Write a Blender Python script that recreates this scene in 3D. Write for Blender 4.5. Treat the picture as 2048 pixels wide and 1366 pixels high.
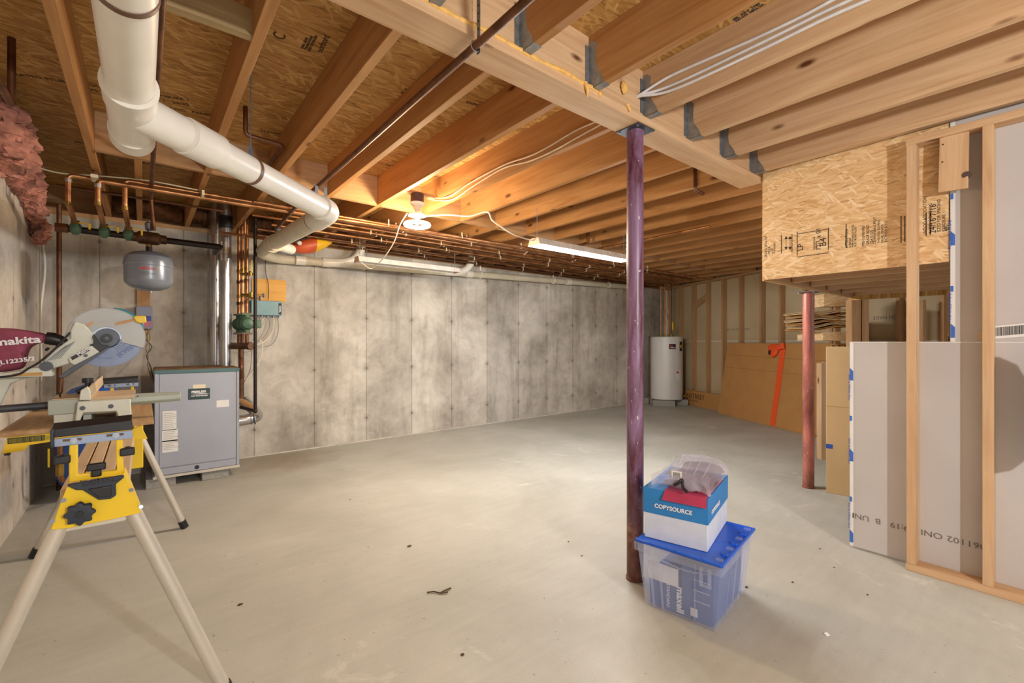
import bpy, math, random
from mathutils import Vector, Matrix
random.seed(7)
PI = math.pi
for o in list(bpy.data.objects): bpy.data.objects.remove(o)
SC = bpy.context.scene
COL = SC.collection
# ------------------------------------------------------------ camera
F, YAW, EYE = 910.3, .6809, 1.223          # focal length in px of the 2048 frame, yaw from the joist direction, eye height
cam = bpy.data.cameras.new('camera'); cam.lens = F / 2048 * 36; cam.sensor_width = 36; cam.clip_start = .05
co = bpy.data.objects.new('camera', cam); COL.objects.link(co)
co.location = (0, 0, EYE); co.rotation_euler = (PI / 2, 0, -YAW); SC.camera = co
SN, CS = math.sin(YAW), math.cos(YAW)
# ------------------------------------------------------------ world, exposure
w = bpy.data.worlds.new('world'); SC.world = w; w.use_nodes = True
w.node_tree.nodes['Background'].inputs[0].default_value = (.95, .975, 1.0, 1)
w.node_tree.nodes['Background'].inputs[1].default_value = .8
SC.view_settings.view_transform = 'Standard'; SC.view_settings.look = 'None'
SC.view_settings.gamma = 1; SC.view_settings.use_curve_mapping = False
SC.view_settings.exposure = .6
# ------------------------------------------------------------ lights (each one sits in a lamp built below; the key lamp is assumed)
KEY = (.95, -1.9, 1.84)                   # assumed bulb, unseen behind the camera, placed roughly from the shadows
def light(name, kind, loc, energy, color, **k):
    l = bpy.data.lights.new(name, kind); l.energy = energy; l.color = color
    for a, b in k.items(): setattr(l, a, b)
    o = bpy.data.objects.new(name, l); COL.objects.link(o); o.location = loc
    return o
RING = (1.70, 3.30, 2.165)
TUBE0, TUBE1 = (2.535, 2.81, 2.02), (3.755, 2.81, 2.02)
LK = light('assumed_key_light', 'POINT', KEY, 165, (1, .975, .94), shadow_soft_size=.05)  # assumed source, its lamp is out of view
LR = light('ring_lamp_light', 'POINT', (RING[0], RING[1], RING[2] - .05), 58, (1, .74, .46), shadow_soft_size=.08)
for k_ in range(5):
    light('tube_lamp_light', 'POINT', (TUBE0[0] + .1 + .255 * k_, TUBE0[1], TUBE0[2] - .008), 22, (.95, .98, 1.0), shadow_soft_size=.03)

# ------------------------------------------------------------ helpers
def at(x, y, h=None, v=None, u=None, z=None):
    """a pixel of the photograph plus one known plane -> a point of the room"""
    t = (x - 1024) / F; a = SN + CS * t; b = CS - SN * t; c = (683 - y) / F
    if h is not None: z = (h - EYE) / c
    elif v is not None: z = v / b
    elif u is not None: z = u / a
    return Vector((z * a, z * b, EYE + z * c))
V = Vector
class MB:
    def __init__(s): s.v = []; s.f = []
    def add(s, vs, fs):
        n = len(s.v); s.v += [V(p) for p in vs]; s.f += [[n + i for i in f] for f in fs]; return s
    def hexa(s, p):     # 8 points: bottom 4, top 4
        return s.add(p, [(3, 2, 1, 0), (4, 5, 6, 7), (0, 1, 5, 4), (1, 2, 6, 5), (2, 3, 7, 6), (3, 0, 4, 7)])
    def box(s, a, b):
        x0, y0, z0 = [min(a[i], b[i]) for i in range(3)]; x1, y1, z1 = [max(a[i], b[i]) for i in range(3)]
        return s.hexa([(x0, y0, z0), (x1, y0, z0), (x1, y1, z0), (x0, y1, z0), (x0, y0, z1), (x1, y0, z1), (x1, y1, z1), (x0, y1, z1)])
    def obox(s, o, ax, ay, az):   # corner + three edge vectors
        o, ax, ay, az = V(o), V(ax), V(ay), V(az)
        return s.hexa([o, o + ax, o + ax + ay, o + ay, o + az, o + ax + az, o + ax + ay + az, o + ay + az])
    def prism(s, poly, ext):
        n = len(poly); poly = [V(p) for p in poly]; ext = V(ext)
        return s.add(poly + [p + ext for p in poly], [list(range(n))[::-1], list(range(n, 2 * n))] + [(i, (i + 1) % n, (i + 1) % n + n, i + n) for i in range(n)])
    def rings(s, rs, cap=True, closed=False):
        m = len(rs[0]); vs = [p for r in rs for p in r]; fs = []
        k = len(rs) if closed else len(rs) - 1
        for i in range(k):
            j = (i + 1) % len(rs)
            for a in range(m): b = (a + 1) % m; fs.append((i * m + a, i * m + b, j * m + b, j * m + a))
        if cap and not closed: fs += [list(range(m))[::-1], [(len(rs) - 1) * m + a for a in range(m)]]
        return s.add(vs, fs)
    def cyl(s, p0, p1, r, r1=None, n=20, cap=True):
        p0, p1 = V(p0), V(p1); r1 = r if r1 is None else r1
        d = (p1 - p0).normalized(); a = d.orthogonal().normalized(); b = d.cross(a)
        return s.rings([[p + a * q * math.cos(2 * PI * i / n) + b * q * math.sin(2 * PI * i / n) for i in range(n)] for p, q in ((p0, r), (p1, r1))], cap)
    def tube(s, pts, r, n=12, fil=0, closed=False):
        pts = [V(p) for p in pts]
        if fil: pts = fillet(pts, fil)
        rs = []; d0 = None
        for i, p in enumerate(pts):
            if closed: d = pts[(i + 1) % len(pts)] - pts[i - 1]
            else: d = pts[min(i + 1, len(pts) - 1)] - pts[max(i - 1, 0)]
            d.normalize()
            if d0 is None: a = d.orthogonal().normalized()
            else:
                a = (a - d * a.dot(d))
                a = a.normalized() if a.length > 1e-6 else d.orthogonal().normalized()
            d0 = d; b = d.cross(a)
            q = r[i] if isinstance(r, (list, tuple)) else r
            rs.append([p + a * q * math.cos(2 * PI * k / n) + b * q * math.sin(2 * PI * k / n) for k in range(n)])
        return s.rings(rs, True, closed)
    def lathe(s, o, prof, ax=(0, 0, 1), n=28):
        o = V(o); d = V(ax).normalized(); a = d.orthogonal().normalized(); b = d.cross(a)
        return s.rings([[o + d * h + (a * math.cos(2 * PI * i / n) + b * math.sin(2 * PI * i / n)) * max(r, 1e-4) for i in range(n)] for r, h in prof])
    def ball(s, c, rx, ry=None, rz=None, n=12, jit=0):
        ry = ry or rx; rz = rz or rx; c = V(c); rs = []
        for i in range(n + 1):
            th = PI * i / n; rs.append([c + V((rx * math.sin(th) * math.cos(2 * PI * k / n), ry * math.sin(th) * math.sin(2 * PI * k / n), rz * math.cos(th))) * (1 + jit * (random.random() - .5)) for k in range(n)])
        return s.rings(rs)
    def pillow(s, poly, ext, n=8, k=.45):   # polygon swelling between two faces
        poly = [V(p) for p in poly]; c = sum(poly, V()) / len(poly); ext = V(ext); rs = []
        for i in range(n + 1):
            t = -1 + 2 * i / n; q = 1 - k * abs(t) ** 2.5
            if abs(t) == 1: q = 1 - k * 1.6
            rs.append([c + (p - c) * q + ext * t / 2 for p in poly])
        return s.rings(rs)
    def build(s, name, mt, parent=None, bev=0, smooth=True, sub=0, loc=None):
        me = bpy.data.meshes.new(name)
        if parent is not None: org = parent_world(parent)
        elif loc is not None: org = V(loc)
        else:
            xs = [p.x for p in s.v]; ys = [p.y for p in s.v]; zs = [p.z for p in s.v]
            org = V(((min(xs) + max(xs)) / 2, (min(ys) + max(ys)) / 2, min(zs)))
        me.from_pydata([p - org for p in s.v], [], s.f); me.validate(); me.update()
        import bmesh as bm_
        b = bm_.new(); b.from_mesh(me); bm_.ops.recalc_face_normals(b, faces=b.faces); b.to_mesh(me); b.free()
        me.materials.append(mt)
        if smooth:
            for p in me.polygons: p.use_smooth = True
            me.set_sharp_from_angle(angle=math.radians(34))
        o = bpy.data.objects.new(name, me); COL.objects.link(o)
        if parent is not None: o.parent = parent
        else: o.location = org
        if bev: m = o.modifiers.new('bevel', 'BEVEL'); m.width = bev; m.segments = 2; m.limit_method = 'ANGLE'; m.angle_limit = .7
        if sub: m = o.modifiers.new('sub', 'SUBSURF'); m.levels = m.render_levels = sub
        return o
def parent_world(o):
    p = V(o.location)
    while o.parent: o = o.parent; p += V(o.location)
    return p
def fillet(pts, r, n=5):
    out = [pts[0]]
    for i in range(1, len(pts) - 1):
        a, b, c = pts[i - 1], pts[i], pts[i + 1]
        d1 = (a - b); d2 = (c - b); q = min(r, d1.length * .48, d2.length * .48)
        p1 = b + d1.normalized() * q; p2 = b + d2.normalized() * q
        for k in range(n + 1):
            t = k / n; out.append(p1 * (1 - t) ** 2 + b * 2 * t * (1 - t) + p2 * t * t)
    return out + [pts[-1]]
def crumple(mb, s, k, fq=17):
    random.seed(s); from mathutils import noise as nz
    for i, v in enumerate(mb.v): mb.v[i] = v + V((nz.noise(v * fq + V((s, 0, 0))), nz.noise(v * fq + V((0, s, 0))), .6 * nz.noise(v * fq + V((0, 0, s))))) * k
    return mb
def smooth_pts(P, n=8):
    P = [V(p) for p in P]; out = []
    for i in range(len(P) - 1):
        p0 = P[max(i - 1, 0)]; p1 = P[i]; p2 = P[i + 1]; p3 = P[min(i + 2, len(P) - 1)]
        for k in range(n):
            t = k / n; out.append(.5 * ((2 * p1) + (p2 - p0) * t + (2 * p0 - 5 * p1 + 4 * p2 - p3) * t * t + (3 * p1 - p0 - 3 * p2 + p3) * t ** 3))
    return out + [P[-1]]
def tag(o, label=None, cat=None, group=None, kind=None):
    if label: o['label'] = label
    if cat: o['category'] = cat
    if group: o['group'] = group
    if kind: o['kind'] = kind
    return o
def thing(name, loc, label, cat, group=None):
    o = bpy.data.objects.new(name, None); COL.objects.link(o); o.location = loc; o.empty_display_size = .1
    return tag(o, label, cat, group)
def copy_tree(o, parent=None):
    c = o.copy(); COL.objects.link(c); c.parent = parent
    for ch in list(o.children): copy_tree(ch, c)
    return c
def text(name, body, size, mt, parent, org, right, up, label=None, bold=0, sx=1.0):
    cu = bpy.data.curves.new('t', 'FONT'); cu.body = body; cu.size = size; cu.extrude = .0004; cu.offset = bold; cu.align_x = 'LEFT'
    cu.resolution_u = 3
    t = bpy.data.objects.new('t', cu); COL.objects.link(t)
    dg = bpy.context.evaluated_depsgraph_get(); me = bpy.data.meshes.new_from_object(t.evaluated_get(dg))
    bpy.data.objects.remove(t); bpy.data.curves.remove(cu)
    r = V(right).normalized(); u = V(up); u = (u - r * u.dot(r)).normalized(); n = r.cross(u)
    pw = parent_world(parent) if parent else V((0, 0, 0))
    for v in me.vertices: v.co = V(org) + r * v.co.x * sx + u * v.co.y + n * v.co.z - pw
    me.name = name; me.materials.clear(); me.materials.append(mt)
    o = bpy.data.objects.new(name, me); COL.objects.link(o); o.parent = parent
    if label: o['label'] = label
    return o
ORD = ['first', 'second', 'third', 'fourth', 'fifth', 'sixth', 'seventh', 'eighth', 'ninth', 'tenth', 'eleventh', 'twelfth', 'thirteenth', 'fourteenth', 'fifteenth', 'sixteenth', 'seventeenth', 'eighteenth', 'nineteenth', 'twentieth', 'twenty-first', 'twenty-second', 'twenty-third', 'twenty-fourth']

# ------------------------------------------------------------ materials
def srgb(r, g, b):
    f = lambda c: (c / 255 / 12.92) if c / 255 <= .04045 else ((c / 255 + .055) / 1.055) ** 2.4
    return (f(r), f(g), f(b), 1)
class N:
    def __init__(s, name):
        s.m = bpy.data.materials.new(name); s.m.use_nodes = True; s.t = s.m.node_tree; s.n = s.t.nodes; s.b = s.n['Principled BSDF']
    def new(s, typ, **k):
        n = s.n.new(typ)
        for a, b in k.items(): setattr(n, a, b)
        return n
    def l(s, a, b): s.t.links.new(a, b)
    def coord(s, scale=(1, 1, 1), rnd=0, rot=(0, 0, 0)):
        tc = s.new('ShaderNodeTexCoord'); mp = s.new('ShaderNodeMapping'); mp.inputs['Scale'].default_value = scale; mp.inputs['Rotation'].default_value = rot
        if rnd:
            oi = s.new('ShaderNodeObjectInfo'); mu = s.new('ShaderNodeMath', operation='MULTIPLY'); mu.inputs[1].default_value = rnd
            s.l(oi.outputs['Random'], mu.inputs[0]); ad = s.new('ShaderNodeVectorMath', operation='ADD')
            s.l(tc.outputs['Object'], ad.inputs[0]); s.l(mu.outputs[0], ad.inputs[1]); s.l(ad.outputs[0], mp.inputs['Vector'])
        else: s.l(tc.outputs['Object'], mp.inputs['Vector'])
        return mp.outputs[0]
    def noise(s, vec, scale, detail=4, rough=.6, dist=0):
        n = s.new('ShaderNodeTexNoise'); n.inputs['Scale'].default_value = scale; n.inputs['Detail'].default_value = detail
        n.inputs['Roughness'].default_value = rough; n.inputs['Distortion'].default_value = dist
        if vec is not None: s.l(vec, n.inputs['Vector'])
        return n
    def ramp(s, fac, stops):
        r = s.new('ShaderNodeValToRGB'); e = r.color_ramp.elements
        while len(e) < len(stops): e.new(.5)
        for i, (p, c) in enumerate(stops): e[i].position = p; e[i].color = c if len(c) == 4 else (*c, 1)
        s.l(fac, r.inputs[0]); return r.outputs[0]
    def mix(s, fac, a, b, mode='MIX'):
        m = s.new('ShaderNodeMix', data_type='RGBA', blend_type=mode)
        for sock, val in ((m.inputs[0], fac), (m.inputs[6], a), (m.inputs[7], b)):
            if isinstance(val, (int, float)): sock.default_value = val
            elif isinstance(val, tuple): sock.default_value = val
            else: s.l(val, sock)
        return m.outputs[2]
    def math(s, op, a, b=None, c=None):
        m = s.new('ShaderNodeMath', operation=op)
        for i, x in enumerate((a, b, c)):
            if x is None: continue
            if isinstance(x, (int, float)): m.inputs[i].default_value = x
            else: s.l(x, m.inputs[i])
        return m.outputs[0]
    def bump(s, hgt, strength=.3, dist=.01):
        b = s.new('ShaderNodeBump'); b.inputs['Strength'].default_value = strength; b.inputs['Distance'].default_value = dist
        s.l(hgt, b.inputs['Height']); s.l(b.outputs[0], s.b.inputs['Normal'])
    def base(s, c):
        if isinstance(c, tuple): s.b.inputs['Base Color'].default_value = c
        else: s.l(c, s.b.inputs['Base Color'])
    def set(s, **k):
        for a, b in k.items():
            a = {'rough': 'Roughness', 'metal': 'Metallic', 'alpha': 'Alpha', 'trans': 'Transmission Weight', 'ior': 'IOR', 'spec': 'Specular IOR Level', 'estr': 'Emission Strength', 'ecol': 'Emission Color'}[a]
            s.b.inputs[a].default_value = b
        return s.m
W0 = (0, 0, 0, 1)
def wood(name, axis, c1, c2, knots=True, knotc=srgb(95, 55, 30), rough=.62, dark=.16):
    m = N(name); st = [16, 16, 16]; st[axis] = .9
    vec = m.coord(tuple(st), rnd=37)
    n1 = m.noise(vec, 1.0, 5, .6, 1.4); col = m.ramp(n1.outputs[0], [(.3, c1), (.7, c2)])
    st2 = [150, 150, 150]; st2[axis] = 5
    n2 = m.noise(m.coord(tuple(st2), rnd=11), 1, 2, .5); col = m.mix(m.math('MULTIPLY', n2.outputs[0], dark * 2), col, c1, 'MULTIPLY')
    big = m.noise(m.coord((1.3, 1.3, 1.3), rnd=5), 1, 2); col = m.mix(.5, col, m.ramp(big.outputs[0], [(.3, (.86, .84, .82, 1)), (.7, (1.08, 1.08, 1.06, 1))]), 'MULTIPLY')
    if knots:
        st3 = [6.5, 6.5, 6.5]; st3[axis] = 2.6
        vo = m.new('ShaderNodeTexVoronoi'); vo.inputs['Scale'].default_value = 1; m.l(m.coord(tuple(st3), rnd=19), vo.inputs['Vector'])
        k = m.ramp(vo.outputs['Distance'], [(.055, (1, 1, 1, 1)), (.13, W0)])
        col = m.mix(k, col, knotc)
    m.base(col); m.bump(n2.outputs[0], .12, .002)
    return m.set(rough=rough, spec=.25)
PINE = {a: wood('pine_lumber_%s' % 'xyz'[a], a, srgb(174, 132, 92), srgb(202, 166, 124)) for a in range(3)}
PINEJ = wood('joist_lumber', 1, srgb(172, 122, 72), srgb(200, 154, 102))
PINEP = {a: wood('pale_lumber_%s' % 'xyz'[a], a, srgb(194, 156, 118), srgb(220, 190, 154)) for a in range(3)}
PALEW = {a: wood('planed_lumber_%s' % 'xyz'[a], a, srgb(196, 172, 140), srgb(222, 202, 174), knots=False) for a in range(3)}
GREYWOOD = wood('weathered_lumber', 0, srgb(150, 128, 92), srgb(196, 174, 132), knots=False)
def osb(name, lng, nrm, c1, c2, c3, sc=1):
    m = N(name); vec0 = m.coord((1, 1, 1)); wob = m.noise(vec0, 5 * sc, 2)
    mixv = m.new('ShaderNodeMix', data_type='VECTOR'); mixv.inputs[0].default_value = .03; m.l(vec0, mixv.inputs[4]); m.l(wob.outputs['Color'], mixv.inputs[5])
    def flakes(ang, sl, ss, off):
        a = [0, 0, 0]; a[nrm] = ang; b = [ss * sc] * 3; b[lng] = sl * sc; b[nrm] = 3
        m1 = m.new('ShaderNodeMapping'); m1.inputs['Rotation'].default_value = a; m1.inputs['Location'].default_value = (off, off * 1.7, off * .3); m.l(mixv.outputs[1], m1.inputs['Vector'])
        m2 = m.new('ShaderNodeMapping'); m2.inputs['Scale'].default_value = b; m.l(m1.outputs[0], m2.inputs['Vector'])
        vo = m.new('ShaderNodeTexVoronoi'); vo.inputs['Scale'].default_value = 1; m.l(m2.outputs[0], vo.inputs['Vector'])
        sp = m.new('ShaderNodeSeparateColor'); m.l(vo.outputs['Color'], sp.inputs[0]); return sp, m2.outputs[0]
    a, va = flakes(.08, 13, 95, 0); b, _ = flakes(-.3, 14, 80, 3.1); c, _ = flakes(.5, 16, 90, 7.7); d, _ = flakes(-.95, 17, 80, 5.2)
    cm = tuple((x + y) / 2 for x, y in zip(c1, c2))
    col = m.ramp(a.outputs[0], [(0, c1), (.25, cm), (.5, c2), (.85, c2), (1, c3)])
    col = m.mix(m.math('GREATER_THAN', b.outputs[1], .66), col, m.ramp(b.outputs[0], [(0, cm), (.5, c2), (1, c3)]))
    col = m.mix(m.math('GREATER_THAN', c.outputs[1], .84), col, m.ramp(c.outputs[0], [(0, cm), (.6, c2), (1, c3)]))
    col = m.mix(m.math('GREATER_THAN', d.outputs[1], .93), col, m.ramp(d.outputs[0], [(0, c2), (1, c3)]))
    g = m.noise(va, .9, 3, .6); gap = m.ramp(g.outputs[0], [(.62, W0), (.70, (.8, .8, .8, 1))])
    col = m.mix(gap, col, tuple(x * .42 for x in c1[:3]) + (1,))
    big = m.noise(vec0, 2.2, 3); col = m.mix(.5, col, m.ramp(big.outputs[0], [(.3, (.82, .8, .78, 1)), (.7, (1.1, 1.1, 1.1, 1))]), 'MULTIPLY')
    m.base(col); m.bump(a.outputs[0], .25, .002)
    return m.set(rough=.6, spec=.3)
OSBC = osb('subfloor_strand_board', 0, 2, srgb(150, 108, 56), srgb(192, 148, 86), srgb(216, 178, 116), .8)
OSBF = osb('pale_strand_board', 1, 0, srgb(204, 160, 108), srgb(226, 190, 142), srgb(240, 214, 174), 1.15)
PLY = wood('plywood', 1, srgb(172, 138, 96), srgb(210, 180, 140), knots=False)
PLYY = wood('yellow_plywood', 0, srgb(222, 168, 84), srgb(238, 190, 110), knots=False)
def concrete_wall(name, axis, off, base_a, base_b, pitch=.6096, streak=.5):
    m = N(name); tc = m.new('ShaderNodeTexCoord'); sp = m.new('ShaderNodeSeparateXYZ'); geo = m.new('ShaderNodeNewGeometry'); m.l(geo.outputs['Position'], sp.inputs[0])
    A = sp.outputs[axis]; Z = sp.outputs[2]
    big = m.noise(geo.outputs['Position'], 1.3, 5, .65, .3)
    mp = m.new('ShaderNodeMapping'); mp.inputs['Scale'].default_value = (5, 5, .7); m.l(geo.outputs['Position'], mp.inputs['Vector'])
    stv = m.noise(mp.outputs[0], 1, 5, .7)
    col = m.ramp(big.outputs[0], [(.32, base_a), (.62, base_b)])
    col = m.mix(m.ramp(stv.outputs[0], [(.5, W0), (.72, (streak, streak, streak, 1))]), col, srgb(128, 118, 104))
    # panel tone: each form panel a slightly different grey
    f = m.math('DIVIDE', m.math('SUBTRACT', A, off), pitch); fl = m.math('FLOOR', f)
    wn = m.new('ShaderNodeTexWhiteNoise', noise_dimensions='1D'); m.l(fl, wn.inputs['W'])
    med = m.noise(geo.outputs['Position'], 4.5, 6, .7, .6); col = m.mix(.75, col, m.ramp(med.outputs[0], [(.32, (.74, .73, .71, 1)), (.5, (1, 1, 1, 1)), (.7, (1.1, 1.1, 1.1, 1))]), 'MULTIPLY')
    col = m.mix(.85, col, m.ramp(wn.outputs[0], [(0, (.84, .83, .82, 1)), (1, (1.1, 1.09, 1.07, 1))]), 'MULTIPLY')
    fr = m.math('ABSOLUTE', m.math('SUBTRACT', m.math('FRACT', m.math('ADD', f, .5)), .5))
    line = m.ramp(fr, [(.004, (1, 1, 1, 1)), (.010, W0)])
    col = m.mix(m.math('MULTIPLY', line, .5), col, srgb(92, 86, 78))
    # form ties on the joints
    zf = m.math('ABSOLUTE', m.math('SUBTRACT', m.math('FRACT', m.math('DIVIDE', m.math('ADD', Z, .02), .61)), .5))
    d2 = m.math('SQRT', m.math('ADD', m.math('POWER', m.math('MULTIPLY', fr, pitch), 2.0), m.math('POWER', m.math('MULTIPLY', zf, .61), 2.0)))
    tie = m.ramp(d2, [(.010, (1, 1, 1, 1)), (.020, W0)]); col = m.mix(m.math('MULTIPLY', tie, .6), col, srgb(62, 54, 46))
    halo = m.ramp(m.math('ADD', d2, m.math('MULTIPLY', stv.outputs[0], .05)), [(.045, (.3, .3, .3, 1)), (.085, W0)]); col = m.mix(halo, col, srgb(120, 110, 98))
    pits = m.noise(geo.outputs['Position'], 46, 3, .6); pm = m.ramp(pits.outputs[0], [(.66, W0), (.73, (.7, .7, .7, 1))])
    pmask = m.ramp(m.noise(geo.outputs['Position'], 2.6, 3).outputs[0], [(.4, W0), (.62, (1, 1, 1, 1))])
    col = m.mix(m.math('MULTIPLY', pm, pmask), col, srgb(96, 88, 78))
    m.base(col); m.bump(m.math('ADD', pits.outputs[0], m.math('MULTIPLY', line, -1)), .35, .004)
    return m.set(rough=.88, spec=.2)
CONB = concrete_wall('back_concrete', 0, 1.525, srgb(160, 153, 143), srgb(210, 204, 194))
CONL = concrete_wall('left_concrete', 1, 3.10, srgb(186, 176, 164), srgb(216, 207, 194), .42, .25)
def floor_mat():
    m = N('floor_concrete'); g = m.new('ShaderNodeNewGeometry'); P = g.outputs['Position']
    a = m.noise(P, .9, 6, .6, .4); col = m.ramp(a.outputs[0], [(.3, srgb(166, 165, 154)), (.55, srgb(183, 182, 172)), (.75, srgb(197, 196, 187))])
    mp = m.new('ShaderNodeMapping'); mp.inputs['Scale'].default_value = (3, 22, 3); mp.inputs['Rotation'].default_value = (0, 0, .5); m.l(P, mp.inputs['Vector'])
    sw = m.noise(mp.outputs[0], 1, 4, .6); col = m.mix(.4, col, m.ramp(sw.outputs[0], [(.3, (.88, .87, .86, 1)), (.7, (1.06, 1.06, 1.05, 1))]), 'MULTIPLY')
    sp = m.noise(P, 38, 2, .5); col = m.mix(m.ramp(sp.outputs[0], [(.70, W0), (.76, (.55, .55, .55, 1))]), col, srgb(104, 92, 76))
    fine = m.noise(P, 160, 2); col = m.mix(.18, col, m.ramp(fine.outputs[0], [(.3, (.7, .7, .7, 1)), (.7, (1.2, 1.2, 1.2, 1))]), 'MULTIPLY')
    wh = m.noise(P, 1.9, 5, .7, 1.0); col = m.mix(m.ramp(wh.outputs[0], [(.63, W0), (.76, (.5, .5, .5, 1))]), col, srgb(232, 229, 220))
    # damp brown stain on the floor before the boiler
    s = m.new('ShaderNodeVectorMath', operation='DISTANCE'); s.inputs[1].default_value = (1.05, 5.15, 0)
    wob = m.new('ShaderNodeMix', data_type='VECTOR'); wob.inputs[0].default_value = .35; m.l(P, wob.inputs[4]); m.l(m.noise(P, 2.2, 4).outputs['Color'], wob.inputs[5])
    m.l(P, s.inputs[0]); st = m.ramp(m.math('ADD', s.outputs['Value'], m.math('MULTIPLY', m.noise(P, 4, 4).outputs[0], .7)), [(.55, (.6, .6, .6, 1)), (1.15, W0)])
    col = m.mix(st, col, srgb(136, 116, 88))
    m.base(col); rr = m.ramp(a.outputs[0], [(.3, (.62, .62, .62, 1)), (.7, (.45, .45, .45, 1))]); m.l(rr, m.b.inputs['Roughness'])
    m.bump(sp.outputs[0], .08, .003); return m.set(spec=.35)
FLOORM = floor_mat()
def plain(name, c, rough=.5, metal=0, var=.12, scale=12, spec=.5, bump=0, c2=None, **k):
    m = N(name); n = m.noise(m.coord((1, 1, 1), rnd=9), scale, 4, .6)
    lo = tuple(x * (1 - var) for x in c[:3]) + (1,); hi = c2 or tuple(min(1, x * (1 + var)) for x in c[:3]) + (1,)
    m.base(m.ramp(n.outputs[0], [(.35, lo), (.65, hi)]))
    if bump: m.bump(n.outputs[0], bump, .004)
    return m.set(rough=rough, metal=metal, spec=spec, **k)
COPPER = plain('copper', srgb(170, 112, 70), .36, .8, .35, 9, c2=srgb(202, 146, 98))
COPPERD = plain('tarnished_copper', srgb(112, 76, 54), .45, .75, .35, 10)
SOLDER = plain('solder', srgb(196, 190, 180), .4, .8)
BRASS = plain('brass', srgb(150, 120, 60), .4, .8, .3)
IRON = plain('black_iron', srgb(44, 36, 34), .45, .5, .3)
GALV = plain('galvanised_steel', srgb(150, 156, 162), .42, .75, .18, 30)
FLUEM = plain('flue_metal', srgb(190, 190, 192), .24, .9, .12, 5)
PVC = plain('white_pvc', srgb(228, 224, 214), .32, 0, .04, 6)
PVCO = plain('aged_pvc', srgb(206, 198, 176), .42, 0, .07, 6)
BAND = plain('brown_band', srgb(104, 74, 58), .5)
WHITEP = plain('white_plastic', srgb(232, 228, 220), .4, var=.04)
CREAMP = plain('cream_clip', srgb(226, 216, 190), .5, var=.05)
BLACK = plain('black_plastic', srgb(28, 29, 33), .38, var=.2)
NAVY = plain('dark_blue_plastic', srgb(36, 44, 58), .42, var=.15)
YEL = plain('yellow_paint', srgb(232, 196, 30), .38, 0, .06, 5)
ALU = plain('satin_aluminium', srgb(206, 200, 188), .36, .45, .06, 4)
BLUEBAR = plain('pale_blue_steel', srgb(142, 158, 184), .42, .3, .08)
GREYP = plain('boiler_grey', srgb(158, 163, 176), .42, .1, .04, 3)
TEAL = plain('teal_paint', srgb(70, 104, 108), .42, 0, .08)
TEALB = plain('pale_teal_enamel', srgb(108, 148, 156), .4, 0, .07)
TANKG = plain('tank_grey', srgb(124, 130, 140), .26, .1, .04, 4)
HEATW = plain('heater_white', srgb(214, 212, 208), .34, 0, .03, 3)
SAWC = plain('cast_cream', srgb(206, 210, 198), .42, .1, .06, 6)
SAWG = plain('cast_grey_green', srgb(168, 176, 166), .42, .15, .06, 6)
STEEL = plain('steel', srgb(170, 178, 190), .28, .85, .12, 20)
DSTEEL = plain('dark_steel', srgb(84, 88, 96), .4, .6, .12)
MAROON = plain('maroon_cloth', srgb(140, 66, 88), .85, 0, .14, 26, bump=.4)
BLUETANK = plain('blue_tank', srgb(48, 96, 190), .35, 0, .06)
TEALMOT = plain('teal_plastic', srgb(28, 130, 150), .4)
GREENP = plain('green_cast', srgb(76, 110, 88), .5, .1, .2, 20)
RED = plain('red_paint', srgb(190, 40, 36), .45)
PRIMER = plain('red_primer', srgb(150, 84, 72), .5, 0, .18, 12)
INSP = plain('pink_insulation', srgb(186, 128, 112), .95, 0, .4, 9, bump=.9)
INSB = plain('brown_insulation', srgb(112, 76, 48), .95, 0, .4, 9, bump=.9)
FOAM = plain('spray_foam', srgb(226, 178, 96), .55, 0, .14, 50, bump=.4)
CARD = plain('cardboard', srgb(184, 134, 76), .8, 0, .05, 5)
CARDL = plain('pale_cardboard', srgb(206, 174, 128), .8, 0, .05, 3)
CARDE = plain('cardboard_edge', srgb(150, 108, 62), .85)
ORANGE = plain('orange_strap', srgb(236, 88, 32), .65, 0, .06, 60)
PAPER = plain('white_paper', srgb(226, 226, 224), .7, var=.03)
INK = plain('black_ink', srgb(30, 28, 28), .6, var=.05)
INKB = plain('brown_ink', srgb(74, 50, 30), .7, var=.05)
INKG = plain('grey_ink', srgb(118, 110, 104), .8, var=.05)
INKBL = plain('blue_ink', srgb(44, 80, 170), .6, var=.05)
WINK = plain('white_ink', srgb(232, 232, 236), .6, var=.03)
TAPEB = plain('blue_tape', srgb(60, 110, 200), .55, var=.06)
BLOCK = plain('cinder_block', srgb(150, 148, 142), .95, 0, .16, 60, bump=.6)
BLUEL = plain('blue_lid', srgb(36, 96, 214), .36, 0, .05)
BOXBL = plain('blue_print', srgb(40, 126, 196), .55, 0, .05)
BOXW = plain('white_board', srgb(206, 214, 230), .75, 0, .04)
MAXB = plain('deep_blue_print', srgb(52, 92, 160), .5, 0, .05)
MAGENTA = plain('magenta_card', srgb(176, 52, 88), .5, 0, .12)
CLOTHB = plain('plum_cloth', srgb(96, 56, 72), .9, 0, .3, 20, bump=.4)
DOG = plain('brown_leather', srgb(90, 56, 40), .7, 0, .2)
def drywall_mat(name, c1, c2):
    m = N(name); a = m.noise(m.coord((1, 1, 1), rnd=4), 1.1, 3); col = m.ramp(a.outputs[0], [(.35, c1), (.65, c2)])
    f = m.noise(m.coord((1, 1, 1)), 420, 2); col = m.mix(.12, col, m.ramp(f.outputs[0], [(.3, (.75, .75, .75, 1)), (.7, (1.2, 1.2, 1.2, 1))]), 'MULTIPLY')
    m.base(col); return m.set(rough=.9, spec=.15)
DRY = drywall_mat('grey_drywall_paper', srgb(186, 180, 178), srgb(198, 194, 192))
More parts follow.
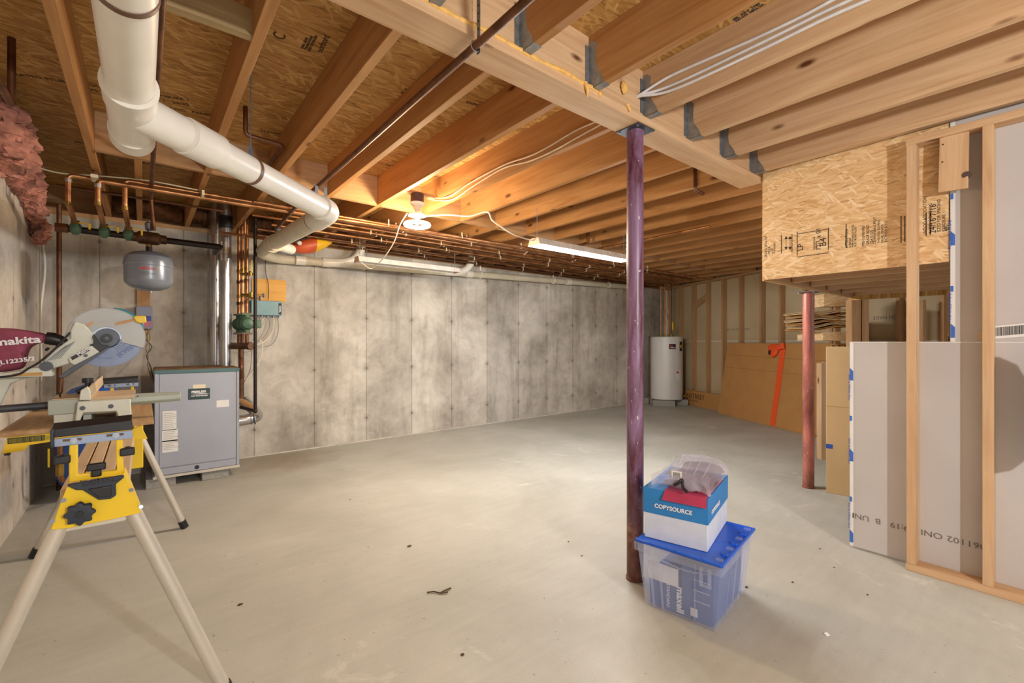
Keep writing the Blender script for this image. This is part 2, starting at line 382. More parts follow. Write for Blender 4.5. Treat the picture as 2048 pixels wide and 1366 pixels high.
DRYF = drywall_mat('tan_drywall_paper', srgb(184, 164, 130), srgb(196, 178, 146))
GYP = plain('gypsum', srgb(222, 220, 216), .9, var=.03)
def glassy(name, c, fac, rough=.2):
    m = N(name); tr = m.new('ShaderNodeBsdfTransparent'); tr.inputs[0].default_value = (.97, .97, 1, 1)
    n = m.noise(m.coord(), 6, 3); m.base(m.ramp(n.outputs[0], [(.3, tuple(x * .93 for x in c[:3]) + (1,)), (.7, c)])); m.set(rough=rough, spec=.8)
    mx = m.new('ShaderNodeMixShader'); mx.inputs[0].default_value = fac
    m.l(tr.outputs[0], mx.inputs[1]); m.l(m.b.outputs[0], mx.inputs[2]); m.l(mx.outputs[0], m.n['Material Output'].inputs[0])
    return m.m
CLEARBIN = glassy('frosted_plastic', srgb(214, 222, 244), .17, .25)
CLEARG = glassy('scratched_clear_guard', srgb(206, 208, 204), .62, .3)
CLEARL = glassy('blue_clear_guard', srgb(150, 170, 205), .35, .2)
CLEARBAG = glassy('clear_vinyl', srgb(226, 222, 236), .26, .04)
def column_mat(name, a, b, rust):
    m = N(name); n = m.noise(m.coord((9, 9, 1.6), rnd=3), 1, 5, .65, .6); col = m.ramp(n.outputs[0], [(.38, a), (.56, b), (.75, tuple(min(1, x * 1.9) for x in b[:3]) + (1,))])
    sp = m.noise(m.coord((1, 1, .6)), 70, 2); col = m.mix(m.ramp(sp.outputs[0], [(.68, W0), (.72, (.8, .8, .8, 1))]), col, srgb(214, 200, 200))
    g = m.new('ShaderNodeNewGeometry'); s = m.new('ShaderNodeSeparateXYZ'); m.l(g.outputs['Position'], s.inputs[0])
    k = m.ramp(m.math('ADD', s.outputs[2], m.math('MULTIPLY', n.outputs[0], .4)), [(rust, (.95, .95, .95, 1)), (rust + .28, W0)])
    rn = m.noise(m.coord((14, 14, 8)), 1, 5, .7); col = m.mix(k, col, m.ramp(rn.outputs[0], [(.35, srgb(70, 38, 26)), (.55, srgb(122, 70, 46)), (.72, srgb(190, 160, 130))]))
    m.base(col); m.bump(n.outputs[0], .1, .003); return m.set(rough=.36, spec=.5)
COLP = column_mat('purple_red_painted_sheen', srgb(84, 36, 50), srgb(138, 108, 142), .42)  # lavender streaks put the sheen of cool light into the dark enamel's colour
COLR = column_mat('red_oxide_paint', srgb(128, 64, 54), srgb(166, 100, 88), .12)
def emit(name, c, s):
    m = N(name); m.base((.9, .9, .9, 1)); return m.set(ecol=c, estr=s)
TUBEE = emit('lit_fluorescent_tube', (.95, .98, 1, 1), 14)
RINGE = emit('lit_ring_tube', (1, .86, .62, 1), 9)
BULBE = emit('lit_bulb', (1, .93, .82, 1), 12)

# ------------------------------------------------------------ the room shell
HJ, HB = 2.349, 2.31                       # underside of joists and of the main beam
JD = .235; HS = HJ + JD                    # joist depth, underside of the subfloor
VB0, VB1 = 1.348, 1.496                    # beam near and far faces
VW, UL = 5.48, -.66                        # back wall, left wall
FW0 = V((8.362, 5.0, 0)); FWD = V((-.408, -.913, 0)); FWN = V((-.913, .408, 0))   # far stud wall: start, run, room-side normal
def struct(name, mb, mt, **k): return tag(mb.build(name, mt, **k), kind='structure')
struct('floor', MB().box((-1.6, -4, -.12), (10, 6.2, 0)), FLOORM, smooth=False)
struct('wall_back', MB().box((UL - .2, VW, 0), (9.4, VW + .2, 2.311)), CONB, smooth=False)
struct('wall_left', MB().box((UL - .2, -4, 0), (UL, VW + .2, 2.311)), CONL, smooth=False)
struct('ceiling', MB().box((-1.6, -4, HS), (10, 6.2, HS + .02)), OSBC, smooth=False)
struct('trim_1', MB().box((UL - .14, VW, 2.311), (9.2, VW + .14, HJ)), PINE[0])
struct('trim_7', MB().box((UL - .2, -4, HJ), (UL - .05, VW + .2, HS)), PINE[1])
struct('trim_8', MB().box((UL - .2, VW + .136, HJ), (9.4, VW + .2, HS)), PINE[0])
struct('trim_2', MB().box((UL - .14, -4, 2.311), (UL, VW, HJ)), PINE[1])
p0 = FW0 - FWD * .55 - FWN * .089; L = 6.0
struct('wall_far', MB().obox(p0, FWD * L, -FWN * .013, (0, 0, 2.56)), DRYF, smooth=False)
struct('trim_3', MB().obox(FW0 - FWD * .5 - FWN * .089, FWD * L, FWN * .089, (0, 0, .038)), PINE[0])
struct('trim_4', MB().obox(FW0 - FWD * .5 - FWN * .089 + V((0, 0, 2.31)), FWD * L, FWN * .089, (0, 0, .038)), PINE[0])
# white tape line of the horizontal drywall joint of the far wall
struct('trim_5', MB().obox(FW0 - FWD * .5 - FWN * .0895 + V((0, 0, 1.224)), FWD * L, FWN * .002, (0, 0, .012)), GYP)
# floor seam along the back wall
struct('trim_6', MB().box((UL, VW - .012, 0), (8.5, VW, .012)), plain('floor_seam', srgb(200, 194, 182), .9))

# ------------------------------------------------------------ main beam
t = thing('main_beam', (2, 1.42, HB), 'long built-up pine main beam crossing overhead on the purple steel column', 'beam')
MB().box((-1.0, VB0, HB), (3.30, VB1, HB + .038)).build('bottom_plate', PINEP[0], t, bev=.002)
MB().box((-1.0, VB0 + .018, HB + .046), (3.30, VB1, HS)).build('built_up_board', PINEP[0], t)
tag(MB().tube([(u, VB0 + .004 + .003 * math.sin(u * 31), HB + .043 - .003 * math.sin(u * 17)) for u in [x * .0125 + .45 for x in range(0, 92)]], [.0085 + .003 * abs(math.sin(i * .7)) for i in range(92)], 10)
    .tube([(1.50, VB0 - .004, HB + .045), (1.508, VB0 - .01, HB + .01), (1.512, VB0 - .006, HB - .015)], [.010, .008, .004]).tube([(1.80, VB0 - .002, HB + .046), (1.815, VB0 - .008, HB + .02)], [.011, .006])
    .ball((1.79, VB0 + .008, HB + .13), .022, .012, .03, 8, .3).ball((1.60, VB0 + .0, HB + .03), .012).build('foam_bead', FOAM, t))

# ------------------------------------------------------------ joists with hangers
def joist(u, v0, v1, label, group, h=HJ, mt=None):
    o = MB().box((u, v0, h), (u + .038, v1, HS)).build('floor_joist', mt or PINEJ, bev=.002)
    tag(o, label, 'joist', group); return o
def hanger_mb(u, v, s):       # s=-1: joist leaves towards -v
    m = MB(); e = .0016
    for x, d in ((u - e, -1), (u + .038, 1)):
        prof = [(0, 0), (0, .21), (s * .020, .21), (s * .045, .19), (s * .040, .12), (s * .045, .08), (s * .075, .03), (s * .085, 0)]
        m.prism([(x, v + a, HJ - e + b) for a, b in prof], (e, 0, 0))
        m.box((x + (0 if d > 0 else -.022), v + s * .0016, HJ + .02), (x + (.0236 if d > 0 else .0016), v, HJ + .19))
    m.box((u - e, v, HJ - 2 * e), (u + .038 + e, v + s * .085, HJ))
    for k in range(3):
        for x in (u - e, u + .038 + e): m.cyl((x - .002, v + s * .025, HJ + .05 + .05 * k), (x + .002, v + s * .025, HJ + .05 + .05 * k), .004, n=8)
    return m
U0, UF = 1.1416, .6887
near_lab = {-3: 'floor joist nearest the left edge on the near side of the beam', -2: 'floor joist above the top left, near side of the beam', -1: 'near-side floor joist just left of the perforated strap hanger',
            0: 'near-side floor joist hung right of the copper pipe strap', 1: 'near-side floor joist above the steel column, second right of the pipe strap', 2: 'near-side floor joist whose face carries the three white cables',
            3: 'near-side floor joist next right of the three white cables', 4: 'near-side floor joist with the dark knots, one before the stud partition', 5: 'near-side floor joist running over the right stud partition'}
for k in range(-2, 6):
    u = U0 + .4064 * k
    joist(u, -3.2, VB0 + .018, near_lab[k], 'near-side joists', mt=PINEP[1] if k > 1 else PINEJ)
    tag(hanger_mb(u, VB0 + .016, -1).build('joist_hanger', GALV), 'galvanised hanger holding the ' + near_lab[k].replace('near-side floor', '').replace('floor', '').strip(), 'joist hanger', 'joist hangers on the near face of the beam')
far_u = [-.262, .315, .7, 1.105] + [UF + .4064 * k for k in range(2, 20)]
VBLK = 3.62
for i, u in enumerate(far_u):
    v0 = VB1 if u < 3.4 else 1.35
    if u > 6.2: v0 = max(1.35, 5.0 + (u - 8.362) / .447 - .1)
    if v0 > 5.2: continue
    joist(u, v0, VW + .1, 'floor joist beyond the main beam, %s counted from the left edge' % ORD[i], 'far-side joists')
    if u < 3.3: tag(MB().box((u - .002, VB1, HJ - .002), (u + .04, VB1 + .03, HJ)).box((u - .002, VB1, HJ), (u, VB1 + .04, HJ + .15)).box((u + .038, VB1, HJ), (u + .04, VB1 + .04, HJ + .15)).build('joist_hanger', GALV),
        'small galvanised hanger seat at the beam end of the %s far-side joist from the left' % ORD[i], 'joist hanger', 'joist hangers on the far face of the beam')
joist(-.045, VBLK + .038, VW + .1, 'short floor joist behind the wide white drain pipe, hung from the header', 'far-side joists')
for i in range(len(far_u) - 1):
    a, b = far_u[i] + .0385, far_u[i + 1] - .0005
    v0 = VBLK
    if b > 7.3: continue
    tag(MB().box((a, v0, HJ), (b, v0 + .038, HS)).build('blocking', PINE[0], bev=.001), 'solid wood block between the %s and %s far-side joists' % (ORD[i], ORD[i + 1]), 'blocking', 'mid-span blocking')
    if b < 3.0 or True:
        r = MB().box((a, VW + .105, HJ), (b, VW + .135, HS)); tag(r.build('rim_board', PINE[0]), 'rim board section over the back wall between the %s and %s far-side joists' % (ORD[i], ORD[i + 1]), 'rim board', 'rim board sections')
        q = MB(); random.seed(i)
        for k in range(7):
            f = (k + .82) / 7.64; q.ball((a + (b - a) * f, VW + .04 + .02 * random.random(), HJ + .11 + .03 * random.random()), (b - a) / 8.6, .045, .085, 9, .06)
        tag(q.build('insulation_batt', INSB), 'crumpled brown insulation batt at the rim between the %s and %s far-side joists' % (ORD[i], ORD[i + 1]), 'insulation', 'insulation batts along the rim')
random.seed(3)
tag(MB().box((.03, 1.915, HJ + .005), (.315, 1.953, HJ + .105)).build('header_block', GREYWOOD), 'mouldy grey-stained wood block beside the wide drain pipe at the top', 'wood block')
# pink insulation on top of the left wall
q = MB()
for (u, v, h, a, b, c) in [(-.70, 2.55, 2.42, .10, .28, .14), (-.70, 2.95, 2.40, .11, .25, .13), (-.68, 3.3, 2.38, .10, .2, .12), (-.60, 3.62, 2.36, .13, .2, .15), (-.62, 3.95, 2.33, .12, .17, .13), (-.62, 4.3, 2.30, .10, .2, .12), (-.64, 4.6, 2.25, .08, .12, .10),
                           (-.62, 4.72, 2.2, .06, .07, .12), (-.61, 4.86, 2.1, .05, .06, .10), (-.62, 4.95, 2.02, .045, .05, .07), (-.70, 2.0, 2.44, .1, .35, .12)]:
    q.ball((u, v, h), a, b, c, 44, .0)
crumple(crumple(crumple(q, 4, .05, 9), 8, .035, 24), 2, .02, 60)
tag(q.build('insulation_batt', INSP), 'long strip of pink fibreglass insulation bulging over the left concrete wall', 'insulation')

# ------------------------------------------------------------ far stud wall
def fw(s, d, h): return FW0 + FWD * s + FWN * d + V((0, 0, h))     # run, distance to the room from the stud face, height
studs = [0, .4064, .8128, 1.2192, 1.6256, 2.07, 2.4384, 2.845, 3.25, 3.30, 3.66, 4.07, 4.5]
for i, s in enumerate(studs):
    tag(MB().obox(fw(s, -.089, .038), FWD * .038, FWN * .089, (0, 0, 2.272)).build('wall_stud', PINE[2], bev=.001), 'upright wall stud of the far wall, %s counted from the water heater' % ORD[i], 'stud', 'studs of the far wall')
tag(MB().obox(fw(.445, -.075, 1.86), FWD * .33 + V((0, 0, .13)), FWN * .02, (0, 0, .13)).build('brace_board', PINE[0]), 'short orange-brown board nailed slanting on the far wall between two studs', 'board')
def atfw(x, y, e=.088):
    o = V((0, 0, EYE)); r_ = at(x, y, z=1.0) - o; k = (FW0 - FWN * e - o).dot(FWN) / r_.dot(FWN); return o + r_ * k
for x, y, tx, sz in ((1816, 629, 'UNION MADE', .062), (1893, 622, 'INI', .06), (1594, 653, 'B UNION M', .055), (1500, 656, 'UNION MADE OK 12:08', .05)):
    text('lettering', tx, sz, INKG, bpy.data.objects['wall_far'], atfw(x, y), -FWD, (0, 0, -1))

# ------------------------------------------------------------ right partition: plates, studs, drywall sheets
PU = 3.177; DU = PU + .0895
VS = [.565, .281]                                # left edge of the two studs
TP = 2.272
tag(MB().box((PU, -2.2, 0), (PU + .089, VS[0] + .003, .038)).build('bottom_plate', PINEP[1], bev=.002), 'flat pine bottom plate of the right partition lying on the concrete floor', 'plate')
tag(MB().box((PU, -2.2, TP), (PU + .089, VS[0] + .003, TP + .038)).build('top_plate', PINEP[1], bev=.002), 'pine top plate of the right partition under the last joist', 'plate')
for i, v in enumerate(VS + [-.125, -.53]):
    if i > 1: continue
    tag(MB().box((PU, v - .038, .038), (PU + .089, v, TP)).build('wall_stud', PINEP[2], bev=.002), ['pale pine stud at the end of the right partition beside the hanging board', 'knotty pale pine stud nearest the right edge of the photo'][i], 'stud', 'studs of the right partition')
def sheet(v0, v1, h0, h1, label):
    t = thing('drywall_sheet', (DU, (v0 + v1) / 2, h0), label, 'drywall sheet', 'drywall on the right partition')
    MB().box((DU + .001, v0, h0), (DU + .0127, v1, h1)).build('board', DRY, t, smooth=False)
    tp = MB().box((DU - .0006, v1 - .019, h0), (DU, v1 + .001, h1)).box((DU - .0006, v1, h0), (DU + .014, v1 + .001, h1)).build('edge_tape', PAPER, t, smooth=False)
    tag(tp, 'white printed edge tape')
    n = int((h1 - h0) / .24)
    for k in range(n):
        z = h0 + .02 + k * .24
        (MB().prism([(DU - .0012, v1 - .018, z), (DU - .0012, v1 - .001, z), (DU - .0012, v1 - .001, z + .075), (DU - .0012, v1 - .018, z + .055)], (.0004, 0, 0)) if k % 2 == 0 else MB().box((DU - .0012, v1 - .012, z), (DU - .0008, v1 - .001, z + .03))).build('tape_mark', TAPEB, tp, smooth=False)
    for k in range(int((h1 - h0) / .38)):
        text('lettering', 'TWO PANELS IN ONE', .0165, INKBL, tp, (DU - .0014, v1 - .004, h0 + .10 + k * .38), (0, 0, 1), (0, 1, 0), sx=.95)
    return t
lo = sheet(-2.2, .84, .012, 1.216, 'lower grey drywall sheet standing on the floor behind the partition studs')
hi = sheet(-2.2, .405, 1.222, 2.37, 'upper grey drywall sheet behind the right partition studs, above the joint')
bd = lo.children[0]
for x, tx in ((1973, '061102'), (1886, 'ONI'), (1818, '9:19'), (1762, 'B  UNI')):
    q = at(x, 1050, u=DU - .001); text('lettering', tx, .043, INKG, bd, (DU - .0002, q.y, .208), (0, 1, 0), (0, 0, -1), sx=1.12)
tag(MB().box((DU - .0016, -2.2, 1.2165), (DU - .0006, .84, 1.2215)).build('joint_strip', GYP), 'thin white paper strip along the top edge of the lower drywall', 'strip')
# hanging scrap board
t = thing('scrap_board', (PU + .03, .45, 1.98), 'short rough board with a dark knot nailed beneath the right top plate', 'board')
c = [at(1876, 385, u=PU + .02), at(1936, 376, u=PU + .02), at(1938, 262, u=PU + .02), at(1879, 276, u=PU + .02)]
MB().prism(c, (.019, 0, 0)).build('board', PINEP[2], t, bev=.002)
MB().cyl(at(1934, 350, u=PU + .0185), at(1934, 350, u=PU + .021), .018).build('knot', plain('dark_knot', srgb(70, 48, 44), .6), t)
for x, y in ((1886, 289), (1885, 324)): MB().cyl(at(x, y, u=PU + .018), at(x, y, u=PU + .021), .0035, n=10).build('nail', IRON, t)
# barcode label on the joint
t = thing('barcode_label', at(1990, 672, u=DU - .004), 'white barcode label stuck over the drywall joint by the right stud', 'label')
a, b_, c_, d_ = at(1957, 679, u=DU - .003), at(1972, 683 - 4, u=DU - .003), at(1972, 661, u=DU - .003), at(1957, 665, u=DU - .003)
MB().prism([a, b_, c_, d_], (.001, 0, 0)).build('kraft_end', CARDL, t, smooth=False)
A, B = at(1973, 679, u=DU - .003), at(2075, 671, u=DU - .003); up = V((0, 0, .063)); MB().prism([A, B, B + up, A + up], (.001, 0, 0)).build('label_face', PAPER, t, smooth=False)
q = MB(); d = B - A; random.seed(5); s = .17
while s < .98:
    wd = random.choice([.006, .006, .012, .018]); q.prism([A + d * s + up * .2 + V((-.0006, 0, 0)), A + d * (s + wd) + up * .2 + V((-.0006, 0, 0)), A + d * (s + wd) + up * .88 + V((-.0006, 0, 0)), A + d * s + up * .88 + V((-.0006, 0, 0))], (.0003, 0, 0)); s += wd + random.choice([.006, .010])
q.build('bars', INK, t, smooth=False)
# ragged work glove / cloth hung at the right edge
q = MB()
pl = [(2052, 684), (2062, 752), (2070, 820), (2056, 850), (2074, 905), (2052, 948), (2100, 930), (2170, 930), (2190, 800), (2160, 690)]
q.pillow([at(x, y, u=PU - .10) for x, y in pl], (.03, 0, 0), 6, .25)
tag(q.build('hanging_jacket', DOG, sub=1), 'brown cloth hung at the far right edge on the partition', 'cloth')

# ------------------------------------------------------------ sunken landing box behind the partition
BU = 3.268; BZ = 1.640; BV = 1.327; BL = .412
t = thing('landing_platform', (BU, .8, BZ), 'boxed-in landing hanging low behind the partition, faced with printed strand board', 'platform')
face = MB().box((BU, BL, BZ), (BU + .012, BV, HJ + .08)).build('face_board', OSBF, t, smooth=False)
for i in range(6):
    u = BU + .02 + i * .372
    MB().box((u, BL, BZ + .012), (u + .038, BV - .04, BZ + .18)).build('joist', PINEP[1], t)
MB().box((BU + .012, BV - .035, BZ), (5.16, BV, BZ + .22)).build('rim_joist', PINE[0], t)
MB().box((BU + .012, BL, BZ + .18), (5.16, BV, BZ + .20)).build('deck', OSBC, t, smooth=False)
MB().box((BU + .012, BV, BZ - .005), (5.16, BV + .011, HJ - .01)).build('side_board', OSBF, t, smooth=False)
MB().box((5.16, BL, BZ - .03), (5.172, BV + .01, HJ - .01)).build('end_board', OSBC, t, smooth=False)
def stamp(v, h, s, tx, mt=INK, bold=0):
    text('stamp_lettering', tx, s, mt, face, (BU - .0008, v, h), (0, 0, 1), (0, 1, 0), bold=bold)
def fy(x, y): p = at(x, y, u=BU); return p.y, p.z
v_, h_ = fy(1541, 512)
for x, y, s, tx in [(1534, 515, .022, '2R24/0 2F16/2V'), (1541, 508, .024, 'W24'), (1546, 508, .014, '16 MM\nTHICKNESS'), (1606, 501, .044, 'LP'), (1641, 500, .036, '12-1 x 01'), (1652, 492, .05, 'B4'), (1630, 500, .012, 'TREATED EDGE\nKEEP DRY'),
                    (1696, 496, .02, 'ATTENTION'), (1702, 495, .013, 'IS EXPOSE\nPERFORMANCE RATED\nMUST BE INSTALLED'), (1729, 492, .017, 'PRG-3 SNB-0963'), (1738, 489, .018, 'GRADE BOND\nCSA 0-325'), (1752, 488, .018, 'CE PANNEAU PEUT'), (1760, 486, .016, 'THIS SIDE DOWN\nPANEL GRADE\nEXTERIOR BOND'),
                    (1853, 468, .02, 'WOOD ASSOCIATION'), (1864, 466, .018, 'RATED SHEATHING'), (1872, 466, .036, '24/16 7/16'), (1881, 464, .019, 'SIZED FOR SPACING\nEXPOSURE 1'), (1897, 462, .022, '4B5')]:
    v_, h_ = fy(x, y); stamp(v_, h_, s, tx)
q = MB()
def barr(x0, y0, x1, y1):
    a, b = fy(x0, y0), fy(x1, y1); m_ = (a[1] + b[1]) / 2; n_ = (a[0] + b[0]) / 2
    if x1 - x0 > 10: MB().box((BU - .0012, a[0], m_ - .0018), (BU - .0004, b[0], m_ + .0018)).build('stamp_line', INK, face, smooth=False)
    else: MB().box((BU - .0012, n_ - .0018, a[1]), (BU - .0004, n_ + .0018, b[1])).build('stamp_line', INK, face, smooth=False)
for r in [(1594, 511, 1595, 463), (1656, 500, 1657.5, 455), (1594, 511, 1657, 509), (1595, 464, 1657, 462), (1562, 507, 1563.5, 470), (1583, 505, 1585, 468), (1692, 496, 1693, 448), (1801, 486, 1803, 432), (1808, 484, 1811, 432), (1816, 478, 1819, 432), (1851, 472, 1854, 425), (1860, 470, 1861, 424)]: barr(*r)
q = MB()
for x in (1572, 1580):
    a, b = at(x, 472, u=BU - .001), at(x, 500, u=BU - .001); q.prism([a + V((0, -.01, -.02)), a, a + V((0, .01, -.02))], (.0005, 0, 0)).prism([b + V((0, -.01, .02)), b, b + V((0, .01, .02))], (.0005, 0, 0)).box(a + V((0, -.001, -.02)), b + V((.0005, .001, .02)))
q.build('stamp_arrow', INK, face, smooth=False)
# shelf of scrap boards and folded cardboard behind the landing
t = thing('strand_board_scrap', at(1675, 600, v=1.5), 'strand board scrap fixed above the folded cardboard stack', 'board')
z0 = 4.9
MB().prism([at(1648, 613, z=z0), at(1702, 612, z=z0), at(1702, 584, z=z0), at(1648, 588, z=z0)], (.1, .12, 0)).build('board', OSBF, t)
t = thing('strand_board_shelf', at(1675, 680, z=z0), 'strand board crate side under the folded cardboard stack', 'board')
MB().prism([at(1646, 681, z=z0), at(1703, 682, z=z0), at(1703, 663, z=z0), at(1646, 664, z=z0)], (.3, .35, 0)).build('board', OSBF, t)
random.seed(11)
for i in range(6):
    y = 656 - i * 6.2; m = MB(); z1 = z0 - .02; x0 = 1621 + random.uniform(-2, 6); x1 = 1698 + random.uniform(-6, 4); dy = -6
    pts = [at(x0 + (x1 - x0) * k / 6, y + 4 + dy * k / 6 + (2.2 * math.sin(k * 1.1 + i)), z=z1) for k in range(7)]
    q = pts + [p + V((0, 0, .009)) for p in pts[::-1]]
    m.prism(q, (.3, .37, .0))
    q2 = [p + V((0, 0, .016)) for p in pts] + [p + V((0, 0, .021)) for p in pts[::-1]]
    m.prism(q2, (.3, .37, 0))
    tag(m.build('folded_cardboard', CARDL if i % 2 else CARD), 'flattened cardboard box, %s from the bottom of the folded stack by the red post' % ORD[i], 'cardboard', 'folded cardboard stack')
for i, (x0, x1) in enumerate(((1704, 1722), (1725, 1738), (1846, 1852))):
    a = at(x0, 683, z=4.75); b = at(x1, 683, z=4.75)
    tag(MB().prism([V((a.x, a.y, 1.22 if i == 2 else .0)), V((b.x, b.y, 1.22 if i == 2 else .0)), V((b.x, b.y, 1.66)), V((a.x, a.y, 1.66))], (.055, .068, 0)).build('wall_stud', PINE[2]), ['wide post under the far corner of the landing, left of the pair', 'narrow post under the far corner of the landing, right of the pair', 'stud behind the drywall seen under the landing beside the pale partition stud'][i], 'stud', 'posts under the landing')

# ------------------------------------------------------------ steel columns
def column(u, v, h, mt, label):
    t = thing('support_column', (u, v, 0), label, 'column')
    MB().lathe((u, v, 0), [(.0, .0), (.047, 0), (.047, .012), (.0425, .014), (.0425, h - .004), (0, h - .004)], n=40).build('pipe', mt, t)
    MB().box((u - .07, v - .07, h - .006), (u + .07, v + .07, h)).build('cap_plate', DSTEEL, t)
    for a in (-1, 1):
        for b in (-1, 1): MB().cyl((u + a * .055, v + b * .055, h - .011), (u + a * .055, v + b * .055, h - .005), .006, n=8).build('bolt', STEEL, t)
column(1.972, 1.425, HB, COLP, 'tall purple-red steel column beside the stacked boxes')
column(4.33, 1.40, BZ - .002, COLR, 'faded red steel column under the corner of the landing')

# ------------------------------------------------------------ white drain pipes
t = thing('drain_pipe', (-.03, 1.6, 1.955), 'wide white plastic drain pipe running overhead from the top left to the back wall', 'pipe')
R4 = .0572
A0, A1 = V((-.03, .3, 1.96)), V((-.03, 2.06, 1.955)); B0, B1 = V((.0, 2.02, 1.955)), V((.79, 2.72, 1.95)); C1 = V((.83, 4.25, 2.035))
MB().cyl(A0, A1, R4, n=36).build('near_pipe', PVC, t)
MB().cyl((-.03, 1.70, 1.955), (-.03, 1.80, 1.955), R4 + .008, n=36).cyl((-.03, 1.80, 1.955), (-.03, 2.06, 1.955), R4 + .003, n=36).cyl((-.03, 2.05, 1.955), (-.03, 2.13, 1.955), R4 + .008, n=36).cyl((-.03, 2.13, 1.955), (-.03, 2.15, 1.955), R4 + .001, n=36).build('wye_fitting', PVC, t)
d = (B1 - B0).normalized(); bb = V((-.03, 1.86, 1.955))
MB().cyl(bb, bb + d * .19, R4 + .003, n=36).cyl(bb + d * .19, bb + d * .33, R4 + .009, n=36).build('wye_branch', PVC, t)
B0 = bb + d * .2
B1 = V((.775, 2.60, 1.95)); dd = (B1 - B0).normalized()
MB().cyl(B0, B1, R4, n=36).build('diagonal_pipe', PVC, t)
e2 = V((.80, 2.75, 1.945))
MB().tube([B1 - dd * .04, B1 + dd * .04, e2 + V((0, .02, 0)), e2 + V((.002, .10, .003))], R4 + .008, 32, fil=.06).build('elbow', PVC, t)
MB().cyl(e2, C1, R4, n=36).build('cross_pipe', PVCO, t)
for p, q, m, nm in ((A0.lerp(A1, .53), (0, 1, 0), BAND, 'hanger_band'), (B0.lerp(B1, .36), dd, BAND, 'hanger_band'), (V((-.03, 1.70, 1.955)), (0, 1, 0), PVC, 'pipe_collar'), (e2 + V((0, .12, .005)), (0, 1, 0), BAND, 'hanger_band'), (C1 - V((.002, .22, .02)), (0, 1, 0), PVCO, 'pipe_collar'), (C1 - V((0, .08, .01)), (0, 1, 0), PVCO, 'pipe_collar')):
    q = V(q).normalized(); MB().cyl(p - q * .008, p + q * .008, R4 + (.0025 if m is BAND else .011), n=36).build(nm, m, t)
p = B0.lerp(B1, .36)
MB().box((p.x - .002, p.y - .001, p.z + R4), (p.x + .002, p.y + .001, HJ + .06)).prism([(p.x - .012, p.y, p.z + R4 - .004), (p.x + .012, p.y, p.z + R4 - .004), (p.x + .002, p.y, p.z + .13), (p.x - .002, p.y, p.z + .13)], (0, .001, 0)).build('hanger_strap', DSTEEL, t)
for x in (.78, .83): MB().box((x - .008, 2.76, 1.99), (x + .008, 2.762, 2.125)).build('hanger_strap', GALV, t)
R3 = .0445
def wl(u, dz=0): return V((u, VW - .13, 2.105 + (u - 1.0) * .0265 + dz))
t2 = thing('wall_drain_pipe', wl(3), 'long thin white drain pipe strapped along the top of the back concrete wall', 'pipe')
sp_ = smooth_pts([C1 - V((.0, .05, 0)), C1 + V((.01, .22, .01)), C1 + V((.05, .62, .03)), wl(1.12), wl(1.45)])
MB().tube(sp_, [R3 + .004 + (R4 - R3 + .002) * max(0, 1 - k / 16) for k in range(len(sp_))], 28).build('sweep_elbow', PVCO, t2)
MB().cyl(wl(1.3), wl(7.6), R3, n=28).build('long_pipe', PVCO, t2)
for u in (1.34, 1.62, 3.55, 5.55, 7.2): MB().cyl(wl(u - .05), wl(u + .05), R3 + .007, n=28).build('coupling', PVC, t2)
for u in (2.05, 3.75, 5.2, 6.6):
    c = wl(u); MB().tube([c + V((0, math.cos(a) * (R3 + .006), math.sin(a) * (R3 + .006))) for a in [x * PI / 8 for x in range(17)]], .007, 8).cyl(c + V((0, 0, R3)), (c.x, c.y, HJ), .008, n=10).build('pipe_hanger', WHITEP, t2)
for u in (1.72, 3.28):
    t3 = MB(); c = wl(u)
    t3.tube([c - V((.12, 0, 0)), c + V((.05, -.02, .0)), c + V((.20, -.06, .05)), c + V((.27, -.08, .16)), c + V((.27, -.08, HJ + .2 - c.z))], R3 + .004, 26, fil=.1)
    o = t3.build('branch_elbow', PVC, t2)
# a second short white branch into the main elbow
MB().tube([C1 - V((.0, .16, .01)), C1 + V((.10, .08, .012)), C1 + V((.22, .26, .03))], R3, 26, fil=.1).build('side_branch', PVC, t2)
# rolled orange and yellow bundle lying on the wall pipe
q = MB(); a, b = at(586, 496, v=5.12), at(664, 490, v=5.12); d = b - a
t = thing('rolled_bag', a, 'orange and yellow plastic bag stuffed above the white wall pipe by the big elbow', 'bag')
def lens(f0, f1, n=10):
    m = MB(); rs = []
    for i in range(n + 1):
        f = f0 + (f1 - f0) * i / n; r = .09 * (math.sin(PI * min(1, max(0, f)) * .86 + .38)) ** .8 if 0 < f < 1 else .01
        c = a + d * f + V((0, 0, .03 * f)); rs.append([c + V((0, math.cos(k * PI / 8), math.sin(k * PI / 8) * .95)) * r for k in range(16)])
    return m.rings(rs)
lens(.001, .55).build('orange_end', plain('orange_plastic', srgb(196, 84, 44), .45), t); lens(.55, .999).build('yellow_end', plain('yellow_plastic', srgb(226, 178, 30), .45), t)
MB().cyl(a + d * .1 + V((0, -.088, .03)), a + d * .1 + V((0, -.10, .035)), .022).build('round_logo', PAPER, t)

